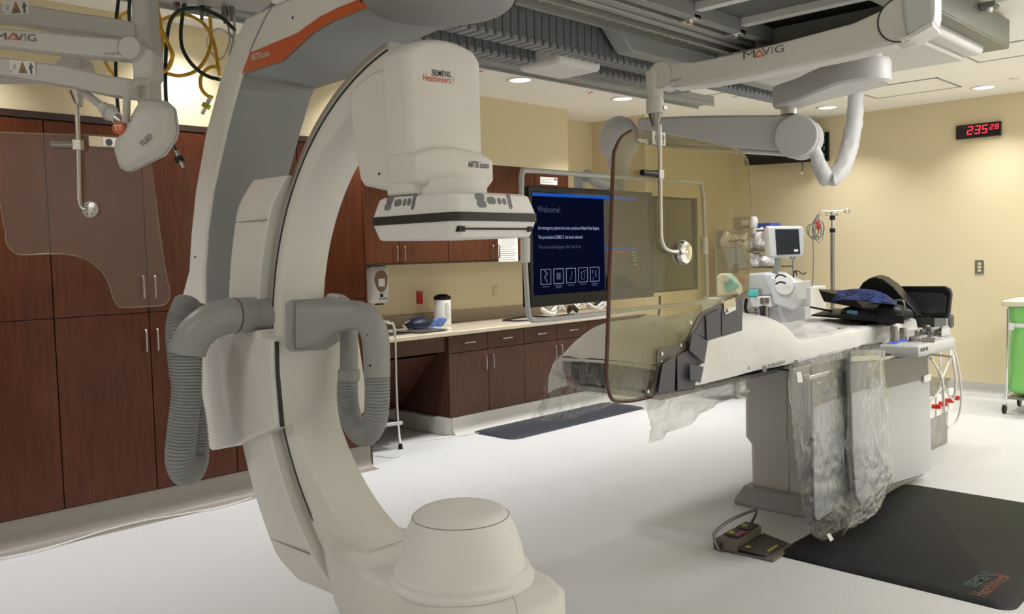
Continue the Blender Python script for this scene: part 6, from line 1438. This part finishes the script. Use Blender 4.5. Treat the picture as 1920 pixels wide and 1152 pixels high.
# ================================================================== anaesthesia machine
YM = 8.2
AM = thing('anaesthesia_machine', 'light grey anaesthesia machine with arm mounted monitor', 'medical machine', (ony(1440, 560, YM).x, YM+.1, 0))
def py(x, y, d_=0): return ony(x, y, YM+d_)
body = [(1398, 512), (1440, 510), (1456, 514), (1462, 530), (1470, 545), (1480, 552), (1478, 575), (1440, 572), (1400, 560)]
MB().prism([py(*p) for p in ((1394, 520), (1402, 513), (1430, 511), (1450, 513), (1452, 555), (1394, 552))], (0, .35, 0)).build('upper_cowl', 'ltgrey', AM, bevel=.03, seg=4)
MB().prism([py(*p, -.06) for p in ((1443, 518), (1470, 524), (1480, 530), (1495, 527), (1496, 562), (1488, 566), (1484, 582), (1450, 572), (1444, 548))], (0, .33, 0)).build('side_arm', 'ltgrey', AM, bevel=.02, seg=3)
MB().prism([py(*p, -.05) for p in ((1387, 558), (1440, 556), (1445, 576), (1388, 577))], (0, .2, 0)).build('valve_block', 'white', AM, bevel=.008)
for x, y in ((1429, 564), (1438, 564)): p = py(x, y, -.055); MB().box(p.x-.022, p.x+.022, p.y-.004, p.y, p.z-.03, p.z+.03).build('gauge', 'browntrim', AM)
a, c = py(1392, 577), py(1506, 540); MB().box(py(1400, 577).x, py(1506, 577).x, YM+.05, YM+.5, .12, py(1450, 575).z).build('drawer_cabinet', 'ltgrey', AM, bevel=.01)
for k, y in enumerate((581, 590)):
    p = py(1417, y, .04); q = MB().box(p.x-.13, p.x+.13, YM+.03, YM+.05, p.z-.035, p.z+.03).build('drawer', 'white', AM, bevel=.004); MB().box(p.x-.03, p.x+.03, YM+.02, YM+.03, p.z-.01, p.z+.01).build('drawer_pull', 'chrome', q)
MB().box(py(1482, 540).x, py(1508, 540).x, YM+.15, YM+.5, .12, py(1500, 540).z).build('rear_column', 'white', AM, bevel=.008)
rb = py(1466, 529, -.12); 
MB().lathe(rb+V((0, .10, -.03)), [(.10, 0), (.105, .02), (.10, .05), (.05, .055)], axis=(0, -1, 0), n=30).build('vent_dome', 'white', AM)
MB().tube([rb+V((-.06, -.02, .04)), rb+V((-.02, -.03, .07)), rb+V((.03, -.03, .065)), rb+V((.06, -.03, .05))], .008, n=8).tube([rb+V((-.05, -.03, -.02)), rb+V((0, -.04, .0)), rb+V((.06, -.04, -.01))], .009, n=8).build('dome_handles', 'black', AM)
for k, y in enumerate((565, 577)): pass
MB().tube([py(1385, 560, -.08), py(1383, 585, -.1), py(1395, 605, -.1), py(1415, 608, -.1), py(1428, 590, -.1), py(1427, 575, -.08)], .018, n=10, rib=(.012, .12)).build('breathing_hose', 'black', AM)
MB().tube([py(1400, 560, -.1), py(1398, 580, -.12), py(1408, 600, -.1)], .018, n=10).build('breathing_hose', 'black', AM)
MB().cyl(py(1436, 573, -.03), py(1436, 598, -.03), .03, n=14).build('absorber_post', 'steeldk', AM)
MB().box(py(1407, 546).x, py(1425, 546).x, YM-.06, YM-.03, py(1410, 556).z, py(1410, 543).z).build('teal_module', 'teal', AM, bevel=.01, label='teal part')
MB().box(py(1404, 542).x, py(1430, 542).x, YM-.04, YM-.005, py(1410, 557).z, py(1410, 540).z).build('module_tray', 'acrylic', AM)
# arm monitor
MNT = py(1457, 495, .05)
MB().tube([py(1457, 480, .06), py(1458, 500, .08), py(1452, 515, .1)], .03, n=12).build('monitor_neck', 'railgrey', AM)
mo_ = MB().loft([[py(*p, -.02) for p in ((1441, 426), (1504, 425), (1508, 432), (1508, 474), (1503, 482), (1445, 483))], [py(*p, .03) for p in ((1436, 424), (1502, 424), (1506, 430), (1506, 476), (1500, 484), (1440, 484))], [py(*p, .18) for p in ((1432, 428), (1470, 430), (1475, 435), (1475, 470), (1470, 480), (1434, 480))]]).build('monitor_housing', 'ltgrey', AM, bevel=.012, seg=3)
MB().prism([py(*p, -.025) for p in ((1453, 430), (1497, 430), (1500, 476), (1456, 478))], (0, .006, 0)).build('monitor_screen', mat('machine_screen', (.03, .035, .04), .15), mo_)
MB().prism([py(*p, -.027) for p in ((1489, 468), (1496, 468), (1496, 472), (1489, 472))], (0, .002, 0)).build('screen_label', 'paper', mo_)
for p in ((1483, 484), (1489, 484)): q = py(*p, -.02); MB().ball(q, .008, n=10).build('monitor_knob', 'black', mo_)
MB().tube([py(1488, 527, .1), py(1489, 510, .1), py(1497, 509, .1), py(1503, 513, .1), py(1508, 514, .1), py(1511, 511, .1)], .006, n=8).tube([py(1490, 510, .1), py(1493, 512, .1), py(1494, 517, .1)], .006, n=8).build('hose_holder', 'black', AM)
# touch screen to its left and teal bag, suction canister
TS = thing('tablet_monitor', 'tilted touch screen with pale display left of the machine', 'monitor', py(1378, 510))
tq = [py(*p, -.2) for p in ((1352, 462), (1392, 460), (1408, 506), (1364, 508))]
MB().prism(tq, (0, .05, 0)).build('casing', 'browntrim', TS, bevel=.008)
MB().prism([py(*p, -.204) for p in ((1357, 466), (1389, 464), (1402, 503), (1367, 505))], (0, .004, 0)).build('screen', 'scrpale', TS)
MB().prism([py(*p, -.206) for p in ((1362, 483), (1394, 482), (1394.4, 483), (1362.3, 484))], (0, .001, 0)).build('screen_line', 'txtgrey', TS)
MB().tube([py(1380, 510, -.14), py(1382, 540, -.1), py(1382, 600, -.1)], .02, n=10).cyl(py(1382, 600, -.1), V((py(1382, 600, -.1).x, YM-.1, .02)), .025, n=14).build('stand', 'railgrey', TS)
MB().tube([py(1380, 448, -.25), py(1380, 480, -.25), py(1380, 497, -.25)], .006, n=6).cyl(py(1380, 495, -.25), py(1380, 512, -.25), .022, .026, n=12).build('probe', 'black', TS)
MB().tube([py(1366, 453, -.25), py(1380, 452, -.25), py(1388, 449, -.25), py(1393, 453, -.25), py(1397, 450, -.25)], .010, n=8).build('probe_holder', 'black', TS)
t = thing('breathing_bag', 'white housing with teal breathing bag left of the machine', 'breathing bag', py(1362, 540, -.3))
MB().prism([py(*p, -.28) for p in ((1343, 518), (1350, 513), (1362, 513), (1378, 535), (1380, 552), (1344, 556))], (0, .15, 0)).build('housing', 'white', t, bevel=.015, seg=3)
MB().prism([py(*p, -.30) for p in ((1355, 516), (1362, 513), (1383, 533), (1382, 541), (1359, 549))], (0, .04, 0)).build('bag', 'teal', t, bevel=.01)
MB().lathe(py(1363, 522, -.31), [(.03, 0), (.04, .01), (.03, .02)], axis=(0, -1, 0), n=20).build('valve', 'ltgrey', t)
MB().box(py(1344, 570).x, py(1384, 570).x, YM-.3, YM+.0, .05, py(1350, 556).z).build('monitor_cart', 'ltgrey', bevel=.01, label='pale cart below the teal breathing bag', cat='cart')
MB().box(py(1372, 519).x, py(1395, 519).x, YM-.1, YM+.1, py(1380, 532).z, py(1380, 517).z).build('red_pack', mat('red_white_pack', (.38, .12, .10), .5), label='small reddish pack under the tilted touch screen', cat='pack')

# small ceiling details
for x, y, lb in ((902, 133, 'small red arrow sticker on the ceiling nearest the gantry'), (1107, 173, 'small red arrow sticker on ceiling between the two downlights'), (1460, 0, '')):
    if not lb: continue
    a = onz(x-12, y+3, CZ-.002); t = thing('ceiling_sticker', lb, 'sticker', a)
    MB().prism([onz(x-14, y+1, CZ-.003), onz(x+4, y+4, CZ-.003), onz(x+16, y-1, CZ-.003), onz(x-2, y-3, CZ-.003)], (0, 0, .002)).build('sheet', 'paper', t)
    MB().prism([onz(x-5, y+3.5, CZ-.005), onz(x-2, y+3, CZ-.005), onz(x+5, y-.5, CZ-.005), onz(x+3, y-1, CZ-.005), onz(x-3, y+1, CZ-.005)], (0, 0, .001)).build('arrow', 'txtred', t)
for x, y, lb in ((1381, 181, 'small round ceiling sprinkler cap behind the lettered arm'), (1903, 147, 'small round ceiling cap at the right edge')):
    a = onz(x, y, CZ); MB().lathe((a.x, a.y, CZ-.012), [(.03, 0), (.045, .004), (.045, .012)], n=24).build('sprinkler_cap', 'white', label=lb, cat='sprinkler')
